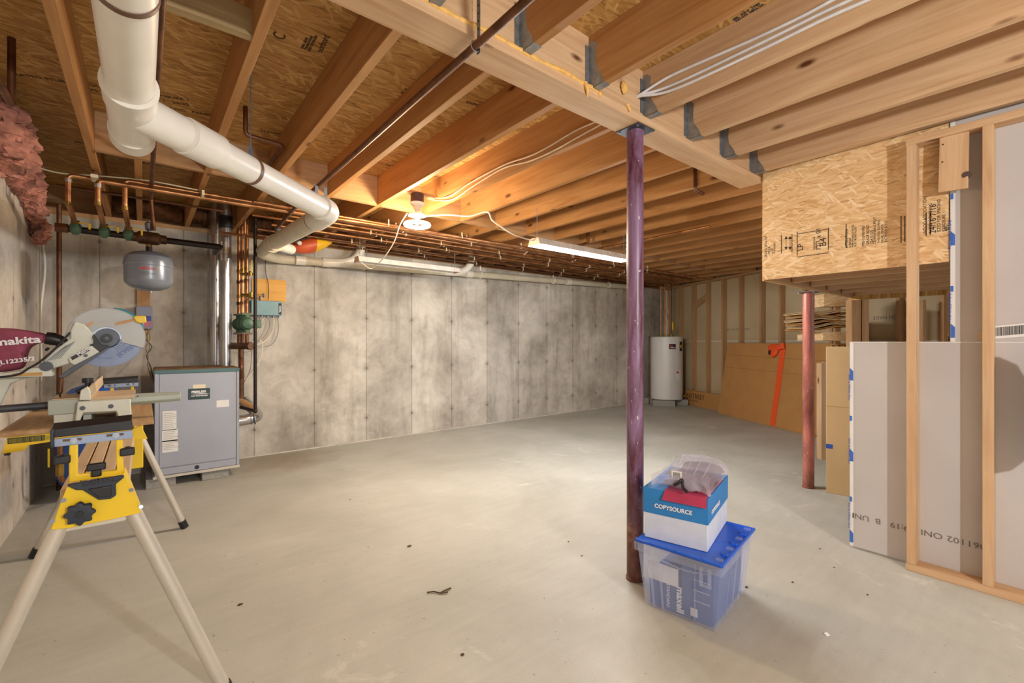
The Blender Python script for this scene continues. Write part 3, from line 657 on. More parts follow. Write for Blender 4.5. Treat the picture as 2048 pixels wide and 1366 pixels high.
# ------------------------------------------------------------ long copper lines under the joists
HP = 2.305
def pipe(pts, r, mt, label, group=None, fil=.03, name='copper_pipe', fit=True, fm=None):
    pts = [V(p) for p in pts]
    o = MB().tube(pts, r, 12, fil=fil).build(name, mt); tag(o, label, 'pipe', group)
    if fit:
        for p in pts[1:-1]:
            pass
    return o
pipe([(.908, -1.2, 2.262), (.908, 3.6, 2.262), (.955, 4.6, 2.27)], .0143, COPPERD, 'long tarnished copper pipe crossing diagonally under the beam from the strap hanger', fil=0)
t = thing('strap_hanger', (.908, VB0 - .03, 2.25), 'perforated steel strap hanger holding the copper pipe at the beam', 'hanger')
sm = MB(); sm.box((.921, VB0 - .032, 2.24), (.923, VB0 - .012, HS - .02))
sm.tube([(.908 + .018 * math.cos(a), VB0 - .022, 2.262 + .018 * math.sin(a)) for a in [x * PI / 8 for x in range(17)]], .002, 6); sm.build('strap', GALV, t)
for k in range(9): MB().cyl((.9205, VB0 - .022, 2.30 + k * .028), (.9245, VB0 - .022, 2.30 + k * .028), .004, n=8).build('strap_hole', IRON, t)
vlist = [3.98, 4.06, 4.14, 4.30, 4.40, 4.53, 4.66, 4.78, 4.93, 5.08, 5.20, 5.35]
starts = [.66, .70, .95, .98, .72, 1.05, .92, .98, .85, 1.1, .9, 1.75]
for i, (v, u0) in enumerate(zip(vlist, starts)):
    s_end = FW0.x + .447 * (v - 5.0) - .42 - (i % 3) * .1
    z = HP + (.012 if i % 2 else -.004); mt = COPPER if i in (0, 1, 3, 4, 6, 9) else COPPERD
    pipe([(u0, v, z), (s_end, v, z)], .0112 if i > 1 else .0125, mt, 'long copper pipe along the back wall, %s from the front of the ceiling rack' % ORD[i], 'long copper pipes under the joists', fil=0)
    for k, u in enumerate([x for x in (1.75, 2.55, 3.35, 4.2, 5.0, 5.8) if x + (i % 4) * .11 < s_end]):
        uu = u + (i % 4) * .11
        tag(MB().box((uu, v - .014, z - .013), (uu + .010, v + .014, z + .017)).box((uu + .003, v - .004, z + .019), (uu + .013, v + .004, HJ)).build('pipe_clip', CREAMP), 'cream plastic clip, %s along the %s copper pipe of the ceiling rack' % (ORD[k], ORD[i]), 'pipe clip', 'pipe clips on the long copper pipes')
# drops and jumpers in the rack
for i, (x, y, va, dz) in enumerate([(601, 432, 4.53, .0), (490, 425, 4.66, 0)]):
    p = at(x, y, v=va); pipe([(p.x, va, HP), (p.x, va, HP - .12), (p.x + (.0), va + .15, HP - .13)], .012, COPPER, ['short copper drop under the rack left of the big drain elbow', 'short copper drop above the circulators'][i], fil=.02)
q = thing('air_vent', at(558, 470, v=4.5), 'grey round cap valve below the copper rack left of the drain pipe', 'valve')
p = at(558, 466, v=4.5); MB().lathe(p - V((0, 0, .05)), [(0, 0), (.022, 0), (.03, .02), (.034, .04), (.034, .075), (.03, .085), (0, .087)]).build('cap', GALV, q); MB().cyl(p - V((0, 0, .10)), p - V((0, 0, .05)), .012).build('stem', IRON, q)
MB().tube([p - V((0, 0, .09)), p - V((-.14, 0, .05)), p - V((-.25, -.05, .0))], .011, 10).build('elbow', IRON, q)
pipe([at(440, 465, v=4.95), at(557, 481, v=4.55)], .0125, COPPER, 'copper pipe ending at the grey capped valve', fil=0)
# stub pipes through the subfloor
pipe([(-.459, 3.0, HS), (-.459, 3.0, 2.285), (-.459, 1.6, 2.265)], .014, COPPERD, 'copper stub dropping from the subfloor at the far left edge', fil=.02)
pipe([(.46, 3.02, HS), (.46, 3.02, 2.42), (.664, 3.04, 2.42), (.664, 3.55, 2.42)], .0125, COPPERD, 'bent dark copper pipe dropping from the subfloor between two joists', fil=.025)
pipe([(.045, -.6, 2.30), (.045, 4.36, 2.30), (.062, 4.36, 2.06)], .0125, COPPERD, 'copper pipe running beside the wide white drain pipe toward the expansion tank', fil=.025)
tag(MB().box((.026, 1.55, 2.285), (.064, 1.59, HJ + .01)).build('pipe_clip', CREAMP), 'cream plastic clip on the copper pipe beside the wide drain pipe', 'pipe clip')
pipe([(3.12, VB1 + .24, HS), (3.12, VB1 + .24, 2.33), (3.16, VB1 + .22, 2.31), (3.20, VB1 + .22, 2.31)], .013, COPPERD, 'short copper elbow hanging beyond the beam end', fil=.02)
p = at(1176, 400, v=3.4); pipe([(p.x, 3.4, HS), (p.x, 3.4, 2.32), (p.x, 3.55, 2.31), (p.x, 4.0, 2.31)], .016, COPPERD, 'dark pipe dropping between joists above the lit fluorescent lamp', fil=.02)
p = at(1420, 400, v=2.2); pipe([(p.x - .0, 2.2, 2.33), (p.x - .0, 4.1, 2.33)], .012, COPPER, 'copper pipe with a red sheen running under the joists right of the purple column', fil=0)

# ------------------------------------------------------------ boiler manifold at the upper left
VM = 4.40
m0, m1 = at(118, 455, v=VM), at(440, 487, v=VM); m1.z = m0.z - .012
hz = m0.z
t = thing('header_pipe', m0, 'thick black iron header pipe feeding the three green valves above the expansion tank', 'pipe')
MB().cyl(m0, m1, .0235).build('pipe', IRON, t); MB().cyl(m0 - V((.02, 0, 0)), m0 + V((.045, 0, 0)), .031, n=8).build('end_cap', plain('rusty_iron', srgb(96, 58, 34), .6, .4, .3), t)
MB().tube([m1 - V((.03, 0, 0)), m1, m1 + V((.0, .30, 0))], .0235, 14, fil=.03).build('elbow', IRON, t)
for i, (x, yt, uend, vr) in enumerate([(137, 350, 4.9, 4.24), (196, 361, 3.4, 4.27), (250, 361, 4.1, 4.20)]):
    p = at(x, yt, h=HP + (.006 if i != 1 else -.03)); vv = p.y; u = p.x
    lo_ = V((u, vv, hz + .115)); vl = V((u + .012, VM - .01, hz + .035))
    lab = ['leftmost copper riser from the black header, turning right at the ceiling', 'middle copper riser from the black header beside the joist', 'right copper riser from the black header, nearest the expansion tank'][i]
    r = thing('copper_riser', (u, vv, hz), lab, 'pipe', 'copper risers from the header')
    MB().tube([vl, lo_, (u, vv, p.z), (u + .6 + .25 * i, vv, p.z), (uend, vv - (.04 if i == 1 else 0), p.z + (.03 if i == 1 else 0))], .0155, 14, fil=.03).build('pipe', COPPER, r)
    for z in (p.z - .035, lo_.z - .0): MB().cyl((u, vv, z - .012), (u, vv, z + .012), .0185, n=16).build('solder_joint', SOLDER if z > hz + .2 else BRASS, r)
    g = thing('zone_valve', vl - V((0, 0, .03)), 'green brass valve with a yellow handle on the header, ' + ['leftmost of three', 'middle of three', 'rightmost of three'][i], 'valve', 'green valves on the black header')
    MB().ball(vl - V((0, 0, .03)), .036, .036, .045, 10).cyl(vl - V((0, 0, .075)), vl - V((0, 0, .055)), .016, n=8).build('valve_body', GREENP, g)
    MB().cyl(vl - V((0, 0, .0)), vl + V((0, -.01, .02)), .024, n=8).build('union_nut', BRASS, g)
    MB().box(vl + V((.02, -.05, -.0)), vl + V((.075, -.044, .006))).box(vl + V((.07, -.055, -.035)), vl + V((.082, -.04, .004))).build('handle', YEL, g)
tag(MB().box(at(185, 360, h=HP) + V((-.0, -.03, -.02)), at(193, 349, h=HP) + V((.006, .0, .0))).build('pipe_clip', CREAMP), 'cream clip under the joist at the left copper riser run', 'pipe clip')
tag(MB().box(at(400, 390, h=HP) + V((-.0, -.03, -.035)), at(408, 378, h=HP) + V((.006, .03, .0))).build('pipe_clip', CREAMP), 'cream clip joining the copper runs above the boiler flue', 'pipe clip')
pipe([at(110, 370, h=2.33), at(420, 418, h=2.30) + V((.1, 0, 0))], .0095, COPPERD, 'thin copper pipe behind the three risers', fil=0)
# air scoop and expansion tank
tu = at(298, 505, v=VM).x
t = thing('air_scoop', (tu, VM, hz - .03), 'rusty cast air separator on the header above the grey expansion tank', 'air separator')
MB().lathe((tu - .105, VM, hz - .005), [(0, 0), (.034, 0), (.034, .03), (.046, .045), (.05, .10), (.046, .16), (.034, .175), (.034, .21), (0, .21)], (1, 0, 0)).build('body', plain('rusty_cast', srgb(92, 62, 42), .5, .5, .35), t)
MB().lathe((tu, VM, hz + .03), [(0, 0), (.012, 0), (.012, .02), (.024, .03), (.026, .075), (.018, .085), (.006, .088), (.005, .10), (0, .10)]).build('air_vent', GALV, t)
MB().cyl((tu, VM, hz - .09), (tu, VM, hz - .03), .018, n=10).cyl((tu, VM, at(298, 503, v=VM).z + .036), (tu, VM, hz - .08), .013).build('neck', BRASS, t)
t = thing('expansion_tank', (tu, VM, 1.60), 'grey steel expansion tank hanging from the black header pipe', 'tank')
zt = at(298, 503, v=VM).z; zb = at(298, 582, v=VM).z; hh = zt - zb; R = .148
MB().lathe((tu, VM, zb), [(0, 0), (R * .45, .006), (R * .8, .028), (R * .97, .055), (R, .08), (R, hh * .60), (R + .004, hh * .61), (R + .004, hh * .68), (R, hh * .69), (R, hh - .075), (R * .95, hh - .045), (R * .75, hh - .02), (R * .4, hh - .004), (0, hh)], n=48).build('shell', TANKG, t)
MB().cyl((tu, VM, zt - .005), (tu, VM, zt + .035), .02, n=8).build('nipple', IRON, t); MB().cyl((tu + .01, VM, zb - .012), (tu + .01, VM, zb + .003), .008).build('valve_stem', GALV, t)
cdir = V((0, 0, EYE)) - V((tu, VM, EYE)); cd = V((cdir.x, cdir.y, 0)).normalized(); rt = V((-cd.y, cd.x, 0))
fr_ = V((tu, VM, zb + hh * .44)) + cd * (R + .0008)
text('lettering', 'AMTROL', .026, RED, t, fr_ - rt * .06 + V((0, 0, .012)), rt, (0, 0, 1), bold=.0006)
for k in range(2): MB().box((0, 0, 0), (0, 0, 0)); 
text('lettering', 'EXPANSION TANK\nMODEL 30  PRE-CHARGED\nMAX WORKING 100 PSI', .008, INKG, t, fr_ - rt * .055 + V((0, 0, -.008)), rt, (0, 0, 1))

# ------------------------------------------------------------ boiler with its flues
VBO = 4.79; bu0, bu1 = .073, .680
t = thing('boiler', (.38, 5.05, .075), 'light grey boiler with a teal top edge standing on concrete blocks', 'boiler')
MB().box((bu0, VBO + .012, .10), (bu1, 5.32, .965)).build('cabinet', GREYP, t, bev=.004)
MB().box((bu0 + .03, VBO + .004, .165), (bu1 - .022, VBO + .014, .952)).build('front_panel', GREYP, t, bev=.003)
MB().box((bu0 + .03, VBO + .004, .103), (bu1 - .022, VBO + .014, .158)).build('lower_panel', GREYP, t, bev=.002)
MB().box((bu0, VBO, .10), (bu0 + .027, VBO + .02, .955)).build('corner_post', GREYP, t, bev=.002); MB().box((bu1 - .02, VBO, .10), (bu1, VBO + .02, .955)).build('corner_post', GREYP, t, bev=.002)
MB().box((bu0 - .003, VBO - .003, .952), (bu1 + .003, 5.325, .984)).build('top_trim', TEAL, t, bev=.002)
MB().box((bu0 + .006, VBO + .02, .984), (bu1 - .006, 5.32, .990)).build('dusty_top', plain('rusty_dust', srgb(122, 88, 52), .9, 0, .35, 9), t)
MB().box((bu0 - .012, VBO - .006, .078), (bu1 + .004, 5.32, .10)).build('base_flange', ALU, t, bev=.002)
c = V((.362, VBO + .003, .132)); MB().cyl(c, c - V((0, -.004, 0)) + V((0, -.004, 0)), .017).build('peephole', BLACK, t); MB().cyl(c + V((0, -.0005, 0)), c + V((0, .002, 0)), .0175, n=24).build('peephole_rim', NAVY, t)
def lab(x0, y0, x1, y1, mt, nm, par, v=VBO + .0035, th=.0008):
    a, b = at(x0, y0, v=v), at(x1, y1, v=v); return MB().box((a.x, v - th, min(a.z, b.z)), (b.x, v, max(a.z, b.z))).build(nm, mt, par, smooth=False)
pl = lab(376.5, 778, 420, 797, plain('dark_green_plate', srgb(22, 52, 52), .35), 'name_plate', t, th=.003)
a = at(383, 787.0, v=VBO); text('lettering', 'PEERLESS', .026, WINK, pl, (a.x, VBO - .0004, a.z + .003), (1, 0, 0), (0, 0, 1), bold=.0012)
a = at(383, 792, v=VBO); text('lettering', 'CAST IRON BOILERS', .013, WINK, pl, (a.x - .003, VBO - .0004, a.z - .006), (1, 0, 0), (0, 0, 1), bold=.0006)
MB().prism([(x, VBO - .0004, z) for x, z in [(a.x - .008, a.z + .014), (a.x + .06, a.z + .019), (a.x + .135, a.z + .014), (a.x + .06, a.z + .010)]], (0, .0003, 0)).build('name_flourish', WINK, pl, smooth=False)
lab(386, 769.5, 411, 776, CREAMP, 'small_label', t); lab(433, 801, 458, 813, PAPER, 'small_label', t)
for (x0, y0, x1, y1, n, tx) in [(325, 823, 353, 859, 9, 1), (324, 860.5, 355.5, 881, 5, 0), (324.5, 882, 356.5, 902, 5, 0)]:
    L_ = lab(x0, y0, x1, y1, PAPER, 'rating_label', t); a = at(x0 + 2, y0 + 3, v=VBO); z0_ = a.z; dz = (at(x0, y0, v=VBO).z - at(x0, y1, v=VBO).z) / (n + .8)
    for k in range(n): text('lettering', random.choice(['CAUTION HOT WATER BOILER', 'INPUT BTU/HR  137,000', 'MINIMUM RELIEF VALVE', 'READ INSTRUCTIONS', 'FOR SERVICE CALL']), .0075, INKG, L_, (a.x + .002, VBO + .0022, z0_ - dz * (k + .6)), (1, 0, 0), (0, 0, 1))
for x, lb in ((.115, 'left'), (.50, 'right')):
    tag(MB().box((x - .10, VBO + .02, 0), (x + .10, 5.3, .0775)).build('concrete_block', BLOCK, bev=.004), 'solid grey concrete block under the %s side of the boiler' % lb, 'block', 'blocks under the boiler')
def flue(x, v, rad, z0, lb):
    p = at(x, 600, v=v); t = thing('flue_pipe', (p.x, v, z0), lb, 'flue', 'metal flue pipes')
    MB().cyl((p.x, v, z0), (p.x, v, HS), rad, n=32).build('duct', FLUEM, t)
    for z, e in ((z0 + .04, .004), (z0 + .12, .002), (1.45, .003), (1.80, .003), (2.24, .004), (2.28, .005), (2.36, .003)):
        if z > z0 + .02: MB().cyl((p.x, v, z - .006), (p.x, v, z + .006), rad + e, n=32).build('collar', FLUEM, t)
    return t, p
t, p = flue(451.5, 5.10, .049, .99, 'shiny metal flue rising from the boiler top, right of two')
cd = V((-p.x, -p.y, 0)).normalized(); rt = V((-cd.y, cd.x, 0)); q = V((p.x, 5.10, 0)) + cd * .0502
for z0_, z1_, mt in ((2.06, 2.17, CREAMP), (1.99, 2.05, PAPER)):
    MB().prism([q - rt * .035 + cd * -.014 + V((0, 0, z0_)), q + V((0, 0, z0_)), q + rt * .012 + V((0, 0, z0_)), q + rt * .012 + V((0, 0, z1_)), q + V((0, 0, z1_)), q - rt * .035 + cd * -.014 + V((0, 0, z1_))], cd * .001).build('sticker', mt, t)
MB().cyl((p.x, 5.10, 2.30), (p.x, 5.10, 2.42), .057, n=32).build('black_collar', BLACK, t)
flue(431, 5.36, .050, .80, 'dull metal flue behind the boiler, left of two')
t = thing('exhaust_duct', at(500, 838, v=4.98), 'silver sheet metal elbow duct leaving the right side of the boiler', 'duct')
a = at(470, 843, v=4.98); b = at(503, 838, v=4.98)
MB().tube([(bu1 - .02, 4.98, a.z), (b.x, 4.98, a.z + .01), (b.x + .07, 5.05, a.z + .02), (b.x + .05, 5.18, a.z + .07), (b.x - .02, 5.28, a.z + .16)], .05, 24, fil=.05).build('duct', FLUEM, t)
for f in (b.x - .01, b.x + .02): MB().cyl((f, 4.98, a.z + .008), (f + .008, 4.98, a.z + .009), .054, n=28).build('seam_ring', GALV, t)
MB().tube([(bu1, 5.2, a.z + .19), (bu1 + .09, 5.12, a.z + .15), (bu1 + .16, 5.0, a.z + .09)], .034, 14).build('draft_arm', plain('tan_cast', srgb(168, 130, 88), .6), t)
# black gas line
g0, g1 = at(510.5, 396, v=4.70), at(510.5, 822, v=4.70)
t = thing('gas_pipe', g1, 'tall thin black iron gas pipe in front of the teal control box', 'pipe')
MB().tube([(g0.x, 4.7, HJ + .02), (g0.x, 4.7, g1.z), (g0.x - .10, 4.82, g1.z + .03)], .0145, 14, fil=.015).build('pipe', IRON, t); MB().ball((g0.x, 4.7, g1.z), .021).build('elbow', IRON, t); MB().cyl((g0.x, 4.7, 2.26), (g0.x, 4.7, 2.30), .02, n=10).build('coupling', IRON, t)

# ------------------------------------------------------------ circulators and zone pipes right of the flue
for i, (x, v) in enumerate([(478, 5.22), (485, 5.13), (493.5, 5.02)]):
    p = at(x, 620, v=v); zt_ = HP - .02; pu = p.x
    zf1, zf0 = at(x, 630 - i, v=v).z, at(x, 667, v=v).z
    tag(MB().cyl((pu, v, zf1), (pu, v, HJ), .0165, n=14).build('copper_pipe', COPPER), 'vertical copper pipe over the green circulators, %s from the flue' % ORD[i], 'pipe', 'vertical copper pipes over the circulators')
    for k, z in enumerate((zf1 + .10, zf1 + .17, zf1 + .31, zf1 + .42)): tag(MB().cyl((pu, v, z), (pu, v, z + .03), .021, n=14).build('coupling', BRASS if k % 2 else COPPERD), 'brass joint %s up the %s vertical copper pipe over the circulators' % (ORD[k], ORD[i]), 'fitting', 'joints on the circulator pipes')
    c = thing('circulator_pump', (pu, v, zf0), 'green cast iron circulator pump beside the flue, %s from the left' % ORD[i], 'pump', 'green circulator pumps')
    MB().box((pu - .045, v - .03, zf1 - .008), (pu + .045, v + .03, zf1)).box((pu - .045, v - .03, zf1 + .002), (pu + .045, v + .03, zf1 + .01)).build('top_flange', plain('olive_flange', srgb(128, 132, 104), .5, .3), c, bev=.002)
    MB().box((pu - .045, v - .03, zf0), (pu + .045, v + .03, zf0 + .008)).box((pu - .045, v - .03, zf0 - .01), (pu + .045, v + .03, zf0 - .002)).build('bottom_flange', plain('rust_flange', srgb(132, 108, 84), .5, .3), c, bev=.002)
    zc = (zf0 + zf1) / 2
    MB().lathe((pu, v + .03, zc), [(0, 0), (.05, .0), (.062, .02), (.062, .055), (.05, .07), (.045, .10), (.02, .11), (0, .112)], (0, -1, 0)).cyl((pu, v, zf0), (pu, v, zf1), .026).build('volute', GREENP, c)
    MB().box((pu + .05, v - .04, zc - .04), (pu + .12, v + .02, zc + .035)).build('motor_box', GREENP, c, bev=.006)
    tag(MB().tube([(pu, v, zf0 - .01), (pu, v, zf0 - .12), (pu + .02, v + .0, zf0 - .15)], .0165, 12, fil=.02).build('copper_pipe', COPPERD), 'short rusty pipe under the %s circulator pump' % ORD[i], 'pipe', 'short pipes under the circulators')
p = at(497, 692, v=4.9); t = thing('return_tee', p, 'rusty iron tee and cap below the green circulator pumps', 'pipe fitting')
RUST = bpy.data.materials['rusty_cast']
MB().cyl(p + V((-.15, .25, 0)), p + V((.0, -.05, 0)), .032).build('tee_body', RUST, t); MB().cyl(p + V((-.0, -.05, 0)), p + V((.012, -.08, 0)), .037, n=8).build('cap', RUST, t)
MB().tube([p + V((-.04, .14, 0)), p + V((-.04, .14, -.14)), p + V((-.045, .1, -.32)), p + V((-.045, .1, -.5))], .024, 12, fil=.03).build('down_pipe', RUST, t)
MB().tube([p + V((-.05, .10, -.12)), p + V((-.055, .04, -.2)), p + V((-.04, .08, -.3))], .02, 12, fil=.02).build('side_elbow', COPPERD, t)
for i, (x, y) in enumerate(((505, 548), (507, 590))):
    p = at(x, y, v=4.95)
    g = thing('shutoff_valve', p, ['brass ball valve with an upright yellow lever right of the copper pipes', 'small brass valve cluster with blue handles in front of the yellow plywood'][i], 'valve')
    MB().cyl(p + V((-.09, .075, 0)), p + V((.0, 0, 0)), .014).cyl(p - V((.02, 0, .02)), p + V((-.02, 0, .025)), .018, n=8).build('valve_body', BRASS, g)
    if i == 0: MB().box(p + V((-.012, -.02, .01)), p + V((-.004, -.015, .13))).build('handle', YEL, g)
    else:
        MB().cyl(p, p + V((.09, 0, -.0)), .009).cyl(p - V((.04, 0, .03)), p + V((.05, 0, -.03)), .009).build('branch', BRASS, g)
        MB().cyl(p + V((.08, 0, 0)), p + V((.09, 0, 0)), .022, n=10).cyl(p + V((.05, 0, -.03)), p + V((.058, 0, -.03)), .022, n=10).build('handwheel', MAXB, g)
# control box, plywood, cables
VC = VW - .012
a, b = at(513, 557, v=VC), at(572, 604, v=VC); a2 = at(572, 561, v=VC); b0 = at(513, 598, v=VC)
tag(MB().prism([(a.x - .04, VC, b0.z - .03), (b.x, VC, b.z), (b.x + .002, VC, a2.z), (a.x - .04, VC, a.z)], (0, .012, 0)).build('plywood_backing', PLYY), 'yellow plywood backing panel fixed to the concrete wall behind the control box', 'panel')
a, b = at(513.5, 598.5, v=VC - .07), at(564, 633, v=VC - .07); a_ = at(513.5, 632, v=VC - .07)
t = thing('control_box', (a.x, VC - .07, a_.z), 'pale teal zone control box mounted on the yellow plywood', 'control box')
MB().box((a.x - .05, VC - .07, a_.z + .01), (b.x, VC - .001, a.z - .01)).build('enclosure', TEALB, t, bev=.004)
MB().box((b.x - .034, VC - .072, a_.z + .025), (b.x - .006, VC - .07, a.z - .03)).build('label_plate', INK, t); text('lettering', 'TACO', .026, WINK, t, (b.x - .011, VC - .0725, a_.z + .045), (0, 0, 1), (-1, 0, 0), bold=.001)
for k in range(5): MB().cyl((a.x - .0 + k * .055, VC - .035, a_.z - .012), (a.x + k * .055, VC - .035, a_.z + .01), .009, n=10).build('cable_gland', GALV, t)
def cable(pts, r, mt, label, group=None, name='cable'): return tag(MB().tube(smooth_pts(pts), r, 8).build(name, mt), label, 'cable', group)
for i, xs in enumerate([[(520, 635), (518, 655), (510, 672), (502, 688)], [(529, 635), (522, 645), (512, 668), (503, 690)], [(538, 635), (538, 655), (527, 675), (505, 690)], [(547, 635), (546, 660), (530, 682), (505, 693)], [(555.5, 635), (556, 665), (542, 690), (505, 694)], [(520, 679), (525, 690), (521, 715), (505, 745), (487, 765), (482, 790)]]):
    cable([at(x, y, v=VC - .035 - .05 * k) if i < 5 else at(x, y, v=5.15) for k, (x, y) in enumerate(xs)], .0045, CREAMP if i % 2 else plain('grey_cable_%d' % i, srgb(150, 146, 140), .5), ['thin flexible cable from the control box, %s from the left' % ORD[i], 'white cable looping down past the gas pipe to the boiler side'][i == 5], 'cables under the control box' if i < 5 else None)
cable([at(533, 500, v=VC), at(531, 540, v=VC - .01), at(537, 570, v=VC - .02), at(537, 599, v=VC - .03)], .003, BLACK, 'dark thin twisted wire running down to the control box')
cable([at(504, 700, v=5.2), at(500, 740, v=5.2), at(488, 765, v=5.1), at(484, 780, v=5.0)], .002, IRON, 'thin dark wire beside the boiler')
tag(MB().box((bu1 + .005, 5.1, .72), (bu1 + .035, 5.18, .84)).build('switch_box', GREYP, bev=.003), 'small grey junction box at the right side of the boiler', 'box')
# electrical box on the wall, wood strip, wires
a, b = at(272, 612, v=VW - .10), at(305, 658, v=VW - .10)
t = thing('electrical_box', (a.x, VW - .1, b.z), 'grey electrical box on the wall behind the saw blade', 'electrical box')
MB().box((a.x, VW - .10, b.z), (b.x, VW - .02, a.z)).build('cover', plain('box_grey', srgb(120, 124, 142), .45, .1, .05), t, bev=.003)
MB().box((b.x - .10, VW - .102, b.z + .02), (b.x - .01, VW - .1005, b.z + .07)).build('red_sticker', plain('pink_sticker', srgb(190, 110, 130), .6), t); MB().box((b.x - .10, VW - .102, b.z + .072), (b.x - .01, VW - .1005, b.z + .12)).build('blue_sticker', plain('indigo_sticker', srgb(60, 70, 140), .6), t)
a, b = at(274, 575, v=VW - .02), at(300, 616, v=VW - .02); tag(MB().box((a.x, VW - .02, b.z - .3), (b.x, VW, a.z)).build('backing_board', PINE[2]), 'narrow pine board on the wall behind the electrical box', 'board')
for i, mt in enumerate((plain('purple_wire', srgb(120, 70, 110), .5), plain('yellow_wire', srgb(170, 160, 80), .5), plain('green_wire', srgb(70, 110, 80), .5), IRON)):
    o = 3 * i; cable([at(296 + o * .5, 658, v=5.38), at(300 - o, 676, v=5.36), at(292 + o * 1.3, 694, v=5.34), at(296 - o * .3, 712, v=5.3), at(296 + i * 2, 735, v=5.1), at(306 + i, 765, v=5.0)], .003, mt, ['purple', 'yellow', 'green', 'black'][i] + ' thin wire hanging from the electrical box to the boiler', 'wires under the electrical box')
cable([at(91, 425, v=5.3), at(86, 480, v=5.42), at(90, 540, v=5.42), at(80, 640, v=5.42), at(83, 740, v=5.42), at(72, 800, v=5.42)], .008, WHITEP, 'white cable running down the left corner of the concrete walls')
p = at(125, 600, v=5.25); tag(MB().cyl((p.x - .02, 5.25, 0), (p.x - .02, 5.25, HJ), .0165).build('copper_pipe', COPPERD), 'vertical dark copper pipe rising behind the blue tank in the left corner', 'pipe')
cable([at(18, 316, h=2.33), at(60, 330, h=2.34), at(120, 346, h=2.34), at(200, 352, h=2.345), at(300, 362, h=2.345), at(395, 380, h=2.345)], .0045, CREAMP, 'cream cable crossing under the joists at the far left')
# blue pressure tank
t = thing('pressure_tank', (-.31, 4.94, 0), 'blue steel pressure tank in the left back corner behind the saw stand', 'tank')
MB().lathe((-.31, 4.94, 0), [(0, 0), (.15, 0), (.15, .10), (.19, .12), (.215, .18), (.215, .66), (.19, .78), (.13, .85), (.05, .885), (0, .89)], n=36).build('shell', BLUETANK, t)
q = at(124, 950, v=4.55); MB().tube([(-.31, 4.8, q.z - .08), (q.x, 4.6, q.z - .06), (q.x - .01, 4.55, q.z + .0), (q.x - .01, 4.56, q.z + .22)], .016, 12, fil=.03).build('copper_elbow', COPPER, t)
MB().cyl(q + V((-.01, 0, 0)), q + V((-.01, 0, .09)), .024, n=10).build('valve_body', BRASS, t); MB().box(q + V((-.07, -.02, .07)), q + V((-.06, -.01, .20))).build('yellow_lever', YEL, t)

# ------------------------------------------------------------ lamps
def cable_loop(pts, r, mt, label): return cable(pts, r, mt, label)
t = thing('ceiling_lamp', (RING[0], RING[1], HJ), 'lit circular lamp in a dark socket box on the ceiling joist', 'lamp')
x, y, z = RING
MB().cyl((x, y, 2.33), (x, y, 2.40), .052, n=24).build('junction_box', plain('dark_box', srgb(70, 48, 50), .5), t)
MB().lathe((x, y, 2.275), [(0, 0), (.026, 0), (.03, .02), (.055, .045), (.055, .055), (0, .056)]).build('socket', WHITEP, t)
MB().cyl((x, y, 2.16), (x, y, 2.275), .017).lathe((x, y, 2.225), [(0, 0), (.07, .0), (.07, .012), (.02, .02), (0, .02)]).build('ballast', WHITEP, t)
MB().tube([(x + .092 * math.cos(a), y + .092 * math.sin(a), 2.155) for a in [k * PI / 18 for k in range(36)]], .0155, 14, closed=True).build('ring_tube', RINGE, t)
MB().box((x - .16, y - .01, 2.395), (x + .16, y + .03, 2.42)).build('mounting_bar', PINE[0], t)
def shop(u0, v, z, lit, label, ang=0):
    t = thing('shop_light', (u0 + .61, v, z), label, 'lamp')
    L_ = 1.22; sec = [(-.075, 0), (-.05, .055), (.05, .055), (.075, 0), (.070, 0), (.045, .05), (-.045, .05), (-.070, 0)]
    MB().prism([(u0, v + a, z + b) for a, b in sec], (L_, 0, 0)).build('housing', plain('lamp_white', srgb(226, 220, 214), .4) if 'lamp_white' not in bpy.data.materials else bpy.data.materials['lamp_white'], t)
    for x in (u0 - .006, u0 + L_): MB().prism([(x, v - .076, z - .001), (x, v - .05, z + .058), (x, v + .05, z + .058), (x, v + .076, z - .001)], (.006, 0, 0)).build('end_cap', plain('end_pink', srgb(226, 186, 166), .5) if 'end_pink' not in bpy.data.materials else bpy.data.materials['end_pink'], t)
    for s in (-.03, .03): MB().cyl((u0 + .02, v + s, z + .022), (u0 + L_ - .02, v + s, z + .022), .0125, n=14).build('tube', TUBEE if lit else WHITEP, t)
    for x in (u0 + .03, u0 + L_ - .03):
        m = MB(); n = int((HJ - z - .055) / .02)
        for k in range(n):
            c = V((x, v, z + .06 + k * .02)); ax = V((1, 0, 0)) if k % 2 else V((0, 1, 0))
            m.tube([c + ax * .005 * math.cos(a) + V((0, 0, .013 * math.sin(a))) for a in [j * PI / 5 for j in range(10)]], .0013, 5, closed=True)
        m.build('hanging_chain', GALV, t)
    return t
shop(TUBE0[0] - .02, TUBE0[1], TUBE0[2], True, 'lit white fluorescent shop light hanging on chains left of the purple column')
a = at(714, 520, v=4.71); shop(a.x, 4.71, a.z - .02, False, 'unlit white fluorescent shop light hanging before the back concrete wall')
lp = V((x, y, 2.235))
cable([lp + V((-.08, .02, 0)), at(800, 450, v=3.6), at(788, 484, v=3.9), at(768, 515, v=4.2), at(748, 534, v=4.5), at(738, 536, v=4.55), at(722, 524, v=4.62), at(716, 518, v=4.70)], .005, WHITEP, 'white cord drooping from the ceiling lamp to the unlit shop light')
cable([lp + V((.07, 0, 0)), at(868, 431, v=3.3), at(900, 430, v=3.2), at(940, 432, v=3.1), at(974, 424, v=3.0), at(984, 440, v=2.95), at(1000, 452, v=2.92), at(1025, 468, v=2.88), at(1050, 477, v=2.84), at(1070, 482, v=2.81)], .006, WHITEP, 'white cord running from the ceiling lamp to the lit shop light')
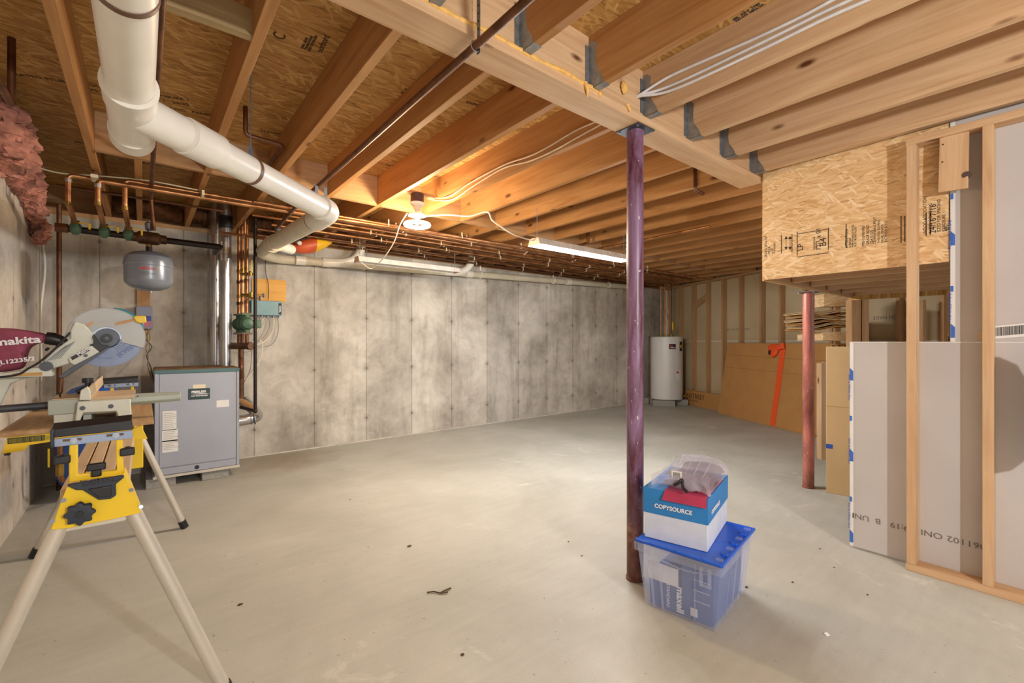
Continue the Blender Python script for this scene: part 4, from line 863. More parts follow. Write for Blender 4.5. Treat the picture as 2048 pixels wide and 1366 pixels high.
# assumed bare bulb for the key light, unseen behind the camera
t = thing('assumed_bulb_lamp', (KEY[0], KEY[1], HJ), 'assumed, unseen bare bulb in a ceiling socket near the viewpoint', 'lamp')
MB().cyl((KEY[0], KEY[1], 2.25), (KEY[0], KEY[1], HJ), .05).cyl((KEY[0], KEY[1], KEY[2] + .05), (KEY[0], KEY[1], 2.25), .018).build('socket', WHITEP, t)

# ------------------------------------------------------------ cables on the joists
jf = U0 + 3 * .4064 - .004
h0 = at(1277, 191, v=VB0 + .012)
for i, (ys, dz) in enumerate(((0, .0), (1, -.022), (2, -.045))):
    pts = [h0 + V((.0, .03, -.004 * i)), h0 + V((.0, -.012, -.004 * i))]
    um = U0 + 2 * .4064 - .006
    um = U0 + 2 * .4064 - .008
    for x, y in [[(1345, 150), (1500, 82), (1600, 35), (1665, 0), (1760, -50)], [(1345, 170), (1500, 97), (1640, 28), (1700, 0), (1790, -46)], [(1345, 180), (1500, 110), (1640, 42), (1735, 0), (1820, -40)]][i]:
        pts.append(at(x, y, u=um))
    o = MB().tube(smooth_pts(pts), .0065, 8); tag(o.build('cable', plain('white_cable', srgb(226, 228, 234), .45) if 'white_cable' not in bpy.data.materials else bpy.data.materials['white_cable']), 'white flat cable stapled to the near joist, ' + ['uppermost of three', 'middle of three', 'lowest of three'][i], 'cable', 'white cables on the near joist')
for i, (P, lb) in enumerate((([(1198, 241), (1150, 262), (1100, 292), (1060, 312), (1006, 331), (940, 366), (900, 392), (872, 396), (846, 389), (832, 384), (826, 394), (830, 402)], 'upper'), ([(1206, 247), (1160, 272), (1110, 300), (1060, 322), (1006, 337), (950, 370), (905, 399), (870, 400), (852, 396)], 'lower'))):
    ux = UF + .4064 * 3 - .007
    ux = far_u[5] - .007
    o = MB().tube(smooth_pts([at(x, y, u=ux) if x > 860 else at(x, y, v=3.3) for x, y in P]), .005, 8)
    tag(o.build('cable', plain('warm_cable', srgb(214, 196, 176), .5) if 'warm_cable' not in bpy.data.materials else bpy.data.materials['warm_cable']), 'pale cable stapled along the joist to the ceiling lamp, %s of two' % lb, 'cable', 'pale cables to the ceiling lamp')

# ------------------------------------------------------------ saw stand
def g3(x, y): return x / 4.27, 580 + y / 4.269         # detail-view grids used to read coordinates
def g7(x, y): return 90 + x / 6.606, 740 + y / 6.606
def g8(x, y): return x / 5.253, 860 + y / 5.253
def P3(x, y, v): return at(*g3(x, y), v=v)
def P7(x, y, v): return at(*g7(x, y), v=v)
def P8(x, y, v): return at(*g8(x, y), v=v)
VF, VR = 1.87, 3.66
t = thing('saw_stand', (-.12, 2.8, 0), 'yellow and black saw stand with tubular aluminium legs at the left', 'saw stand')
STAND = t
def ext0(a, b):                                         # run the line a-b on down to the floor
    k = a.z / (a.z - b.z); return a + (b - a) * k
fr0, fr1 = at(262, 1015, v=VF + .012), at(443, 1366, v=VF + .012)
fl0, fl1 = at(130, 1030, v=VF + .012), at(2, 1297, v=VF + .012)
legs = [(fr0, ext0(fr0, fr1), .0215, 'front'), (fl0, ext0(fl0, fl1), .0215, 'front'), (at(281, 872, v=VR), at(370, 1056, h=0), .0185, 'rear')]
rf = at(66, 1116, h=0); rt_ = at(281, 872, v=VR); legs.append((V((-.25 - rt_.x, VR, rt_.z)), rf, .0185, 'rear'))
for a, b, r, w_ in legs:
    l_ = MB().cyl(a, b + (a - b).normalized() * .012, r, n=24).build('leg', ALU, t)
    d = (a - b).normalized(); MB().cyl(b + V((0, 0, .004)), b + d * (.055 if w_ == 'rear' else .016), r + .004, n=20).build('rubber_foot', BLACK, l_)
pl = [P8(x, y, VF - .02) for x, y in [(530, 1050), (700, 600), (1310, 450), (1480, 870), (1340, 905), (720, 1035)]]
MB().prism(pl, (0, .006, 0)).prism([pl[0], pl[1], pl[1] + V((0, .09, 0)), pl[0] + V((0, .09, 0))], (.004, 0, .0)).prism([pl[2], pl[3], pl[3] + V((0, .09, 0)), pl[2] + V((0, .09, 0))], (-.004, 0, 0)).build('leg_plate', YEL, t, bev=.003)
MB().prism([P8(x, y, VF - .034) for x, y in [(705, 575), (1300, 475), (1305, 500), (1215, 572), (1220, 690), (1165, 725), (1040, 738), (870, 632), (800, 633), (712, 592)]], (0, .014, 0)).build('black_bracket', NAVY, t, bev=.003)
MB().prism([P8(x, y, VF - .040) for x, y in [(925, 625), (1175, 585), (1170, 700), (1040, 715)]], (0, .008, 0)).build('bracket_recess', BLACK, t, bev=.002)
text('lettering', 'DEWALT', .022, BLACK, t, P8(868, 592, VF - .036), (1, 0, .02), (0, 0, 1), bold=.001)
k0 = P8(845, 865, VF - .03); kb = MB()
kb.rings([[k0 + V((0, -.002 - d_, 0)) + V((math.cos(a) * q * (1 + .11 * math.cos(8 * a)), 0, math.sin(a) * q * (1 + .11 * math.cos(8 * a)))) for a in [i * PI / 32 for i in range(64)]] for d_, q in ((0, .030), (.012, .032), (.018, .028), (.019, .012))]); kb.build('star_knob', NAVY, t)
MB().cyl(k0 + V((0, -.026, 0)), k0 + V((0, -.018, 0)), .009, n=18).build('knob_cap', BLACK, t)
for x, y in ((1380, 630), (550, 960), (668, 740), (1480, 808)): MB().cyl(P8(x, y, VF - .024), P8(x, y, VF - .018), .006, n=10).build('bolt', STEEL if x == 1480 else DSTEEL, t)
# beam with wooden slats
MB().box((-.20, VF, .66), (-.04, 4.06, .72)).build('beam', ALU, t, bev=.004)
MB().box((-.26, VR - .02, .44), (.0, VR + .02, .70)).build('rear_leg_plate', YEL, t, bev=.004)
for i in range(4):
    u = -.205 + i * .043; tag(MB().box((u, 2.02 + .03 * (i % 2), .7205), (u + .038, 3.58, .752)).build('lumber_strip', PALEW[1], bev=.002), 'light wood strip lying inside the saw stand, %s from the left' % ORD[i], 'lumber', 'wood strips in the saw stand')
def head(v, nm):
    h = thing('work_support', (-.115, v, .72), nm, 'work support', 'work supports of the saw stand')
    dx = 0 if v < 3 else (V((0, 0, 0)).x)
    f = lambda x, y: P8(x, y, VF) + V((0, v - VF, 0))
    MB().prism([f(722, 555), f(722, 265), f(730, 100), f(815, 95), f(815, 470), f(1225, 425), f(1215, 60), f(1285, 50), f(1300, 470)], (0, .02, 0)).build('frame', YEL, h, bev=.003)
    MB().prism([f(570, 92), f(1392, 0), f(1395, 82), f(575, 175)], (0, -.008, 0)).build('slide_bar', BLUEBAR, h, bev=.001)
    g = lambda x, y: P7(x, y, VF) + V((0, v - VF, 0))
    MB().prism([g(80, 785), g(1150, 660), g(1165, 785), g(110, 895)], (0, -.004, .0)).prism([g(80, 785), g(1150, 660), g(1150, 660) + V((0, .05, .012)), g(80, 785) + V((0, .05, .012))], (0, 0, -.004)).build('black_channel', BLACK, h, bev=.002)
    MB().prism([g(78, 780), g(125, 775), g(130, 1000), g(100, 1030), g(82, 990)], (0, -.018, 0)).build('end_bracket', NAVY, h, bev=.002)
    for x0, x1, y in ((240, 490, 915), (815, 1040, 850)): MB().prism([g(x0, y - 3), g(x1, y - 26), g(x1, y + 5), g(x0, y + 28)], (0, -.0090, 0)).build('slot', plain('slot_brown', srgb(96, 74, 50), .6) if 'slot_brown' not in bpy.data.materials else bpy.data.materials['slot_brown'], h)
    for x, y in ((385, 925), (940, 855)): c = g(x, y); MB().cyl(c - V((0, .012, 0)), c, .0085, n=18).cyl(c - V((0, .016, 0)), c - V((0, .012, 0)), .0055, n=6).build('clamp_bolt', STEEL, h)
    if v < 3:
        for c, s in ((f(1340, 225), 1), (f(655, 310), 1)): MB().cyl(c, c + V((.0, .02, 0)), .014, n=10).box(c + V((-.018, -.012, -.012)), c + V((.018, .008, .012))).build('clamp_knob', BLACK, h, bev=.004)
        c = f(1015, 395); MB().box(c + V((-.022, -.018, -.006)), c + V((.022, -.002, .016))).box(c + V((-.012, -.012, -.026)), c + V((.012, -.004, .0))).build('lock_knob', BLACK, h, bev=.004)
    return h
head(VF, 'near yellow work support with a black channel and slotted blue bar on the saw stand')
head(4.02, 'far yellow work support of the saw stand seen behind the saw table')
# plywood top and yellow mounting brackets
pu0, pu1, pv0, pv1 = -.50, .042, 2.95, 3.74
tag(MB().box((pu0, pv0, .802), (pu1, pv1, .822)).build('plywood_board', PLY, bev=.002), 'worn plywood board under the mitre saw on the stand', 'plywood')
t = thing('mounting_bracket', (-.2, 2.98, .74), 'yellow mounting bracket under the near edge of the saw plywood', 'bracket', 'yellow mounting brackets')
p = [P8(x, y, 2.97) for x, y in [(75, 72), (530, 33), (700, 30), (1390, -10), (1480, -50), (1550, 95), (1370, 103), (1290, 60), (560, 120), (300, 160), (260, 215), (20, 255)]]
for q in p: q.z = min(q.z, .801)
MB().prism(p, (0, .012, 0)).build('side_rail', YEL, t, bev=.002)
MB().prism([P8(x, y, 2.9695) for x, y in [(78, 88), (472, 52), (470, 110), (80, 150)]], (0, -.001, 0)).build('warning_label', BLACK, t)
for k in range(4):
    a = P8(88, 112 + k * 12, 2.967); text('lettering', 'WARNING USE PROPER SUPPORT', .0095, plain('dull_yellow_ink', srgb(170, 160, 50), .6) if 'dull_yellow_ink' not in bpy.data.materials else bpy.data.materials['dull_yellow_ink'], t, a + V((0, 0, .001)), P8(470, 76 + k * 12, 2.967) - a, (0, 0, 1))
MB().prism([P8(x, y, 2.965) for x, y in [(38, 255), (100, 245), (98, 268), (45, 270)]], (0, .03, 0)).build('rubber_stop', BLACK, t)

# ------------------------------------------------------------ mitre saw
t = thing('mitre_saw', (-.2, 3.2, .822), 'cream sliding mitre saw with a clear blade guard and maroon dust bag', 'mitre saw')
vb = 3.20
zt = .822
p = [P7(x, y, 3.0) for x, y in [(430, 420), (1130, 385), (1145, 640), (1145, 700), (1000, 700), (940, 545), (510, 565), (440, 715), (395, 715), (405, 620)]]
for q in p: q.z = max(q.z, zt)
MB().prism(p, (0, .035, 0)).build('base_casting', SAWC, t, bev=.004)
for x, y in ((495, 505), (870, 480)): MB().cyl(P7(x, y, 2.997), P7(x, y, 3.002), .0105, n=16).build('bolt_hole', BLACK, t)
u0_, u1_ = P7(440, 500, 3.1).x, P7(1110, 500, 3.1).x; zt1 = P7(700, 400, 3.0).z
MB().box((u0_ + .01, 3.036, zt + .045), (u1_, 3.42, zt1 - .003)).build('turntable', SAWG, t, bev=.004); MB().box((u0_ + .02, 3.07, zt), (u0_ + .05, 3.40, zt + .05)).box((u1_ - .05, 3.07, zt), (u1_ - .02, 3.40, zt + .05)).build('base_rib', SAWG, t)
a, b = P7(35, 402, 3.06), P7(415, 575, 3.06); MB().box((a.x, 3.06, b.z), (u0_ + .02, 3.36, a.z)).build('rear_block', SAWG, t, bev=.003)
a, b = P7(108, 578, 3.06), P7(402, 690, 3.06); MB().box((a.x, 3.07, zt), (u0_ + .01, 3.34, P7(108, 578, 3.06).z)).build('rear_foot', SAWC, t, bev=.003)
MB().box((P7(110, 0, 3.1).x, 3.06, P7(35, 402, 3.06).z), (u0_ + .01, 3.34, P7(35, 402, 3.06).z + .004)).build('sawdust_ply', PALEW[0], t)
# handle bar of the turntable
a, b = P7(1195, 385, 3.12), P7(1790, 345, 3.12)
MB().rings([[V((p_.x, 3.12 + w1 * math.cos(k), p_.z + w2 * math.sin(k))) for k in [PI / 8 + j * PI / 4 for j in range(8)]] for p_, w1, w2 in ((a - V((.05, 0, 0)), .04, .035), (a, .04, .031), (b, .034, .026))]).build('turntable_handle', SAWG, t, bev=.003)
MB().cyl(P7(1228, 345, 3.083), P7(1228, 345, 3.09), .004).build('set_screw', BLACK, t)
# fence and wooden auxiliary table
MB().box((u0_ + .03, 3.04, zt1 - .003), (P7(1185, 0, 3.05).x, 3.40, zt1 + .012)).build('wood_table', PALEW[0], t)
fa, fb = P7(560, 0, 3.05).x, P7(680, 0, 3.05).x
MB().prism([P7(x, y, 3.04) for x, y in [(555, 418), (535, 300), (595, 205), (668, 150), (680, 290), (615, 350), (605, 415)]], (0, .5, 0)).build('fence', PALEW[1], t, bev=.002)
MB().prism([P7(x, y, 3.02) for x, y in [(450, 400), (470, 270), (560, 215), (600, 290), (600, 400)]], (0, .03, 0)).build('fence_bracket', SAWC, t, bev=.003)
c = P7(565, 170, 3.10); MB().cyl(c + V((0, 0, -.03)), c + V((0, 0, .002)), .011).cyl(c, c + V((0, 0, .024)), .022, n=14).cyl(c + V((-.04, 0, -.045)), c + V((0.0, 0, -.02)), .012).build('clamp_knob', BLACK, t)
# linkage rod
a, b = P7(215, 95, 3.15), P7(205, 375, 3.15); MB().cyl(a, V((a.x - .004, 3.15, b.z + .03)), .0095, n=14).build('link_rod', COPPERD, t); MB().cyl(V((a.x - .004, 3.15, b.z - .005)), V((a.x - .004, 3.15, b.z + .03)), .004).build('rod_tip', IRON, t)
# slide tube to the left
a, b = P3(-60, 1020, 3.15), P3(410, 985, 3.15); MB().cyl(V((a.x, 3.15, b.z - .004)), V((b.x, 3.15, b.z)), .0175, n=20).build('slide_tube', DSTEEL, t)
MB().prism([P3(x, y, 3.2) for x, y in [(-10, 750), (60, 745), (200, 742), (360, 735), (200, 758), (90, 800), (45, 880), (5, 970), (-20, 1000)]], (0, .04, 0)).build('pivot_arm', SAWC, t, bev=.004)
MB().prism([P3(x, y, 3.13) for x, y in [(-10, 712), (180, 690), (235, 668), (340, 660), (350, 620), (430, 640), (448, 738), (200, 745), (-10, 752)]], (0, .09, 0)).build('arm_bracket', SAWC, t, bev=.004)
MB().prism([P3(x, y, 3.129) for x, y in [(110, 712), (360, 702), (358, 730), (105, 738)]], (0, -.001, 0)).build('orange_label', plain('ochre_label', srgb(206, 160, 90), .6), t)
arm = [(378, 600), (470, 510), (600, 415), (600, 350), (640, 264), (720, 295), (800, 378), (792, 430), (850, 530), (655, 655), (610, 625), (450, 672), (440, 640), (370, 630)]
MB().prism([P3(x, y, 3.14) for x, y in arm], (0, .10, 0)).build('saw_arm', SAWC, t, bev=.005)
for k in range(6): a = P3(400 + k * 22, 608 - k * 4, 3.138); b = P3(560 + k * 16, 480 - k * 8, 3.138); MB().prism([a, a + V((.0, 0, .003)), b + V((0, 0, .003)), b], (0, .003, 0)).build('vent_groove', DSTEEL, t)
c = P3(392, 652, 3.12); MB().cyl(c, c + V((0, .02, 0)), .023, n=24).build('pivot_cap', DSTEEL, t)
MB().prism([P3(x, y, 3.10) for x, y in [(500, 738), (640, 640), (850, 532), (935, 478), (900, 520), (560, 745), (535, 752), (505, 748)]], (0, .012, 0)).build('link_bar', DSTEEL, t, bev=.002)
MB().prism([P3(x, y, 3.12) for x, y in [(790, 400), (800, 375), (870, 470), (930, 470), (925, 500), (845, 532), (820, 520), (775, 490), (770, 462), (800, 460)]], (0, .02, 0)).build('black_bracket', BLACK, t, bev=.002)
MB().prism([P3(x, y, 3.108) for x, y in [(583, 585), (780, 475), (850, 530), (655, 652), (600, 622)]], (0, .02, 0)).build('side_cover', SAWC, t, bev=.003)
lp_ = MB().prism([P3(x, y, 3.1065) for x, y in [(603, 575), (755, 497), (768, 517), (618, 600)]], (0, -.001, 0)).build('name_label', BLACK, t)
a = P3(672, 566, 3.104); b = P3(752, 517, 3.104); text('lettering', 'Makita', .024, WINK, lp_, a, b - a, (0, 0, 1), bold=.0006)
c = P3(732, 560, 3.1065); MB().cyl(c, c - V((0, .004, 0)), .008, n=14).build('cover_screw', DSTEEL, t)
# blade, guards
hub = P3(915, 412, vb)
def disc(c, r0, r1, v0, v1, a0=0, a1=2 * PI, n=48, teeth=0):
    m = MB(); full = abs(a1 - a0 - 2 * PI) < 1e-6; rs = []
    for i in range(n if full else n + 1):
        a = a0 + (a1 - a0) * i / n; q = r1 * (1 + (teeth if i % 2 else 0)); d = V((math.cos(a), 0, math.sin(a)))
        rs.append([c + d * r0 + V((0, v0, 0)), c + d * q + V((0, v0, 0)), c + d * q + V((0, v1, 0)), c + d * r0 + V((0, v1, 0))])
    return m.rings(rs, True, full)
bl = disc(hub, .012, .146, .0, .0025, n=160, teeth=-.03).build('blade', STEEL, t)
MB().cyl(hub - V((0, .012, 0)), hub, .052, n=36).build('flange', DSTEEL, t); MB().cyl(hub - V((0, .028, 0)), hub - V((0, .0, 0)), .023, n=28).build('arbor_cap', BLACK, t); MB().cyl(hub - V((0, .031, 0)), hub - V((0, .02, 0)), .009, n=6).build('arbor_bolt', DSTEEL, t)
a0, a1 = -.16 * PI / 1.6 - .02, PI * .985
disc(hub, .060, .156, -.022, -.019, a0, a1).build('clear_guard', CLEARG, t)
disc(hub, .1545, .158, -.022, .045, a0, a1).build('guard_rim', CLEARG, t)
disc(hub, .045, .150, -.012, -.009, -PI * .94, -.08).build('lower_guard', CLEARL, t)
disc(hub, .149, .151, -.012, .03, -PI * .94, -.08).build('lower_guard_rim', CLEARL, t)
a = P3(1022, 580, vb - .003); b = P3(1108, 520, vb - .003); text('lettering', 'IRWIN', .033, INKBL, bl, a, b - a, (0, 0, 1), bold=.0012)
for k in range(6): a = P3(960 + k * 9, 482 + k * 13, vb - .003); b = a + V((.055 - .003 * k, 0, .022)); MB().prism([a, b, b + V((0, 0, .003)), a + V((0, 0, .003))], (0, -.001, 0)).build('blue_line', INKBL, bl)
a = [hub + V((math.cos(g), 0, math.sin(g))) * .105 + V((0, -.002, 0)) for g in [-2.1 + k * .09 for k in range(9)]]; MB().tube(a, .0022, 6).build('blue_arrow', INKBL, bl)
for (x, y, w1, rr) in ((1060, 285, .075, 0), (765, 305, .03, 0)):
    c = P3(x, y, vb - .024); MB().prism([c + V((-w1 / 2, 0, -.012)), c + V((w1 / 2, 0, .012)), c + V((w1 / 2 - .006, 0, .024)), c + V((-w1 / 2 + .004, 0, .004))], (0, -.001, 0)).build('faded_sticker', plain('faded_orange', srgb(206, 158, 112), .7) if 'faded_orange' not in bpy.data.materials else bpy.data.materials['faded_orange'], t)
# motor, handle, plug
MB().prism([P3(x, y, 3.27) for x, y in [(905, 175), (980, 152), (1060, 165), (1150, 212), (1225, 275), (1230, 330), (1100, 300)]], (0, .10, 0)).build('motor_housing', TEALMOT, t, bev=.006)
MB().prism([P3(x, y, 3.15) for x, y in [(1135, 232), (1160, 218), (1245, 222), (1252, 275), (1200, 286), (1160, 270)]], (0, .03, 0)).build('yellow_trigger', YEL, t, bev=.005)
# dust bag with nozzle
MB().pillow([P3(x, y, 3.2) for x, y in [(-130, 340), (-60, 325), (0, 323), (90, 326), (150, 332), (240, 345), (330, 360), (400, 372), (408, 410), (398, 446), (330, 452), (262, 486), (236, 540), (225, 600), (213, 658), (180, 680), (60, 698), (-60, 712), (-130, 700)]], (0, .16, 0), 10, .30).build('dust_bag', MAROON, t, sub=1)
bag = t.children[-1]
text('lettering', 'makita', .047, WINK, t, P3(-52, 478, 3.112), P3(222, 456, 3.112) - P3(-52, 478, 3.112), (0, 0, 1), bold=.0014, sx=1.22)
text('lettering', '(L12235/2', .026, WINK, t, P3(-22, 640, 3.112), P3(150, 618, 3.112) - P3(-22, 640, 3.112), (0, 0, 1), bold=.0008, sx=1.15)
MB().tube([P3(392, 410, 3.2), P3(450, 418, 3.2), P3(510, 435, 3.2), P3(560, 470, 3.2)], [.030, .032, .028, .024], 18).build('nozzle', BLACK, t)
MB().tube(smooth_pts([P3(x, y, 3.10) for x, y in [(598, 362), (540, 430), (440, 530), (330, 620), (240, 672), (170, 715), (60, 738), (-60, 748)]]), .0048, 8).build('power_cable', BLACK, t)
MB().cyl(P3(395, 512, 3.13), P3(412, 498, 3.12), .006).build('lock_pin', BLACK, t)

# ------------------------------------------------------------ storage bin, box, vinyl bag
A, B, C_ = at(1431, 1265, h=0), at(1291, 1208, h=0), at(1496, 1184, h=0)
ex = (B - A); ey = (C_ - A); ey -= ex * ey.dot(ex) / ex.length_squared
D = ex + ey; cen = A + D / 2; ux, uy = ex.normalized(), ey.normalized(); LX, LY = ex.length, ey.length
def bp(a, b, h, grow=0): return cen + ux * a * (LX / 2 + grow) + uy * b * (LY / 2 + grow) + V((0, 0, h))
BH = .292
t = thing('storage_bin', cen, 'clear plastic storage bin with a blue hinged lid, standing by the purple column', 'storage bin')
m = MB(); rs = []
for h, g in ((.003, 0), (BH, .028), (BH, .036), (BH - .004, .036)): rs.append([bp(a, b, h, g) for a, b in ((-1, -1), (1, -1), (1, 1), (-1, 1))])
for h, g in ((BH - .004, .033), (BH - .006, .025), (.006, -.003)): rs.append([bp(a, b, h, g) for a, b in ((-1, -1), (1, -1), (1, 1), (-1, 1))])
m.rings(rs).build('tub', CLEARBIN, t)
for s in (.28, .5, .72, .85):                          # vertical ribs on the end and side walls
    for sd in (0, 1):
        if sd: f = lambda q, h, g: bp(-1 + 2 * s + q, -1, h, g)
        else: f = lambda q, h, g: bp(-1, -1 + 2 * s + q * .7, h, g)
        if sd and s == .5: continue
        g0, g1 = .001, .025; m = MB(); w2 = .02
        m.hexa([f(-w2, .01, g0), f(w2, .01, g0), f(w2, .01, g0 + .005), f(-w2, .01, g0 + .005), f(-w2, BH - .02, g1), f(w2, BH - .02, g1), f(w2, BH - .02, g1 + .005), f(-w2, BH - .02, g1 + .005)]).build('rib', CLEARBIN, t)
# rim skirt and handle recess
m = MB(); m.rings([[bp(a, b, h, g) for a, b in ((-1, -1), (1, -1), (1, 1), (-1, 1))] for h, g in ((BH - .035, .030), (BH - .035, .037), (BH + .002, .040), (BH + .002, .030))], True); m.build('rim', CLEARBIN, t)
m = MB(); n_ = 14; pts = [bp(-.75 + 1.2 * k / n_, -1, BH - .045 - .016 * math.sin(k / n_ * PI) + .004 * (k % 2), .031) for k in range(n_ + 1)]; m.tube(pts, .0035, 6).build('wavy_grip', CLEARBIN, t)
m = MB().box((0, 0, 0), (0, 0, 0)); m = MB(); c = bp(-.80, -1, BH - .10, .03); m.obox(c, ux * .012, uy * -.008, (0, 0, .08)).obox(c + ux * .034, ux * .012, uy * -.008, (0, 0, .08)).obox(c, ux * .046, uy * -.008, (0, 0, .01)).build('latch_slot', CLEARBIN, t)
# lid: two interlocking halves with teeth
def lidhalf(s):
    m = MB(); z0_, z1_ = BH + .003, BH + .013; g = .036
    n = 9; mid = [(-1 + 2 * k / n, .035 * (1 if k % 2 else -1)) for k in range(n + 1)]
    pts = [bp(-1, s, z0_, g), *[bp(a, 0, z0_, 0) + uy * q + ux * a * g for a, q in mid], bp(1, s, z0_, g)]
    m.prism(pts, (0, 0, .008)); return m
for s in (-1, 1): lidhalf(s).build('lid_half', BLUEL, t, bev=.002)
for s in (-1, 1): MB().obox(bp(-1, s, BH + .004, .036) - uy * (s > 0) * .02, ux * (LX + .072), uy * .02, (0, 0, .012)).build('lid_edge', BLUEL, t, bev=.003)
for k in range(7):
    a = -1 + 2 * (k + .5) / 7
    MB().obox(bp(-1, a, BH + .002, .03) - uy * .012, ux * .03, uy * .024, (0, 0, .018)).build('hinge_knuckle', BLUEL if k % 2 else CLEARBIN, t, bev=.004)
for k in range(3):
    a = -.6 + k * .6; MB().obox(bp(a, -1, BH + .006, .036) - ux * .012, ux * .024, uy * .02, (0, 0, .013)).build('hinge_knuckle', BLUEL, t, bev=.005)
MB().tube([bp(-1, -1 + .0, BH + .009, .034), bp(-1, 1, BH + .009, .034)], .0075, 10).build('hinge_rod', BLUEL, t)
# contents
t = thing('video_tape_box', bp(0, 0, .006), 'taller deep blue printed carton seen through the clear storage bin', 'carton')
def cb(a0, a1, b0, b1, h0, h1, mt, nm, par): 
    return MB().hexa([bp(a0, b0, h0, -.006), bp(a1, b0, h0, -.006), bp(a1, b1, h0, -.006), bp(a0, b1, h0, -.006), bp(a0, b0, h1, 0), bp(a1, b0, h1, 0), bp(a1, b1, h1, 0), bp(a0, b1, h1, 0)]).build(nm, mt, par, bev=.002)
cx1 = cb(-.95, -.05, -.96, .95, .008, .235, MAXB, 'carton', t)
n_ = uy * -.0015
o0 = bp(.15, -.97, .02, .003)
t2 = thing('video_tape_box', bp(.5, 0, .006), 'blue carton with sideways white lettering standing inside the clear bin, beside the taller carton', 'carton')
cx2 = cb(.0, .92, -.96, .9, .008, .155, MAXB, 'carton', t2)
q0 = bp(.13, -.96, .125, .004) - uy * .003
text('lettering', 'maxell', .040, WINK, cx2, bp(.10, -1, .012, .0) - uy * .004 + uy * .008, (0, 0, 1), -ux * -1, bold=.001) if False else None
text('lettering', 'maxell', .044, WINK, cx2, bp(.06, -.985, .135, 0) , (0, 0, -1), -ux * 1.0, bold=.0012)
text('lettering', 'STANDARD', .020, WINK, cx2, bp(.36, -.985, .13, 0), (0, 0, -1), -ux)
MB().obox(bp(.02, -.985, .13, 0), ux * .14, -uy * .002, (0, 0, .08)).build('white_sheet', PAPER, t2)
for k in range(3): MB().obox(bp(-.85, -.99, .19 - k * .045, 0), ux * .07, -uy * .001, (0, 0, .0022)).build('print_line', BOXW, t)
MB().obox(bp(-.52, -.99, .03, 0), ux * .03, -uy * .001, (0, 0, .035)).build('white_label', PAPER, t)
# paper box on top
A, B, C_ = at(1415, 1105, h=BH + .012), at(1289, 1073, h=BH + .012), at(1476, 1047, h=BH + .012)
ex2 = B - A; ey2 = C_ - A; ey2 -= ex2 * ey2.dot(ex2) / ex2.length_squared; c2 = A + (ex2 + ey2) / 2; vx, vy = ex2.normalized(), ey2.normalized(); L2, M2 = ex2.length, ey2.length
zb0 = BH + .0125
def bq(a, b, h, g=0): q = c2 + vx * a * (L2 / 2 + g) + vy * b * (M2 / 2 + g); return V((q.x, q.y, zb0 + h))
cr = ((-1, -1), (1, -1), (1, 1), (-1, 1))
t = thing('paper_box', bq(0, 0, 0), 'white office paper box with a blue lettered lid on top of the clear bin', 'box')
MB().rings([[bq(a, b, h, g) for a, b in cr] for h, g in ((0, 0), (.205, .001))]).build('carton', BOXW, t, bev=.002)
ld = MB().rings([[bq(a, b, h, g) for a, b in cr] for h, g in ((.118, .004), (.235, .005))]).build('lid', BOXBL, t, bev=.002)
a = bq(.62, -1, .150, .0068); text('lettering', 'COPYSOURCE', .026, WINK, ld, a, -vx, (0, 0, 1), bold=.0008)
a = bq(-1, -.75, .150, .0068); text('lettering', 'COPYSOURCE', .026, WINK, ld, a, vy, (0, 0, 1), bold=.0008)
MB().obox(bq(.92, .93, .2355, .0), vx * -.22, vy * -.15, (0, 0, .001)).build('picture_print', plain('dark_picture', srgb(96, 104, 112), .4, var=.5, scale=30), ld)
t = thing('vinyl_bag', bq(0, 0, .2365), 'crumpled clear vinyl zipper bag lying on the blue paper box lid', 'bag')
def dome(a0, a1, b0, b1, h, n=34):
    m = MB(); rs = []
    for i in range(n + 1):
        a = a0 + (a1 - a0) * i / n; e = (1 - abs(2 * i / n - 1) ** 4) ** .5 if 0 < i < n else .12
        row = []
        for j in range(40):
            g = 2 * PI * j / 40; cb_, sb_ = math.cos(g), math.sin(g)
            bb_ = (b0 + b1) / 2 + (b1 - b0) / 2 * (abs(cb_) ** .42) * (1 if cb_ > 0 else -1)
            hh_ = h * e * (.5 + .5 * (abs(sb_) ** .5) * (1 if sb_ > 0 else -1)); q = bq(a, bb_, .246 + hh_); row.append(q)
        rs.append(row)
    return m.rings(rs)
crumple(dome(-1.04, .74, -1.06, 1.04, .085), 3, .020).build('clear_film', CLEARBAG, t, smooth=False)
crumple(dome(-.92, .45, -.6, .94, .050), 5, .022).build('plum_contents', glassy('plum_film', srgb(96, 62, 86), .34, .2), t)
crumple(dome(-.7, .4, -.95, -.3, .05), 9, .016).build('grey_contents', glassy('lilac_film', srgb(170, 160, 176), .4, .2), t)
q = bq(.10, -1.0, .30); MB().obox(q, -vx * .045, vy * .001, (0, .0, .032)).build('bag_label', PAPER, t)
for k in range(7): MB().obox(q - vx * (.008 + k * .0045) - vy * .001, -vx * .0018, vy * .0005, (0, 0, .026)).build('label_bar', INK, t)
MB().tube(smooth_pts([bq(.0, -1.02, .27), bq(-.15, -1.08, .285), bq(-.25, -1.05, .30), bq(-.3, -1.1, .27), bq(-.45, -1.14, .255)]), .007, 8).build('black_strap', BLACK, t)
for k in range(5): a = -.8 + k * .3; MB().tube(smooth_pts([bq(a, -.9 + .1 * k, .31), bq(a - .1, -.4, .36 + .01 * (k % 2)), bq(a + .05, .1, .355), bq(a - .05, .6, .33)]), .0016, 6).build('film_fold', CLEARBAG, t)
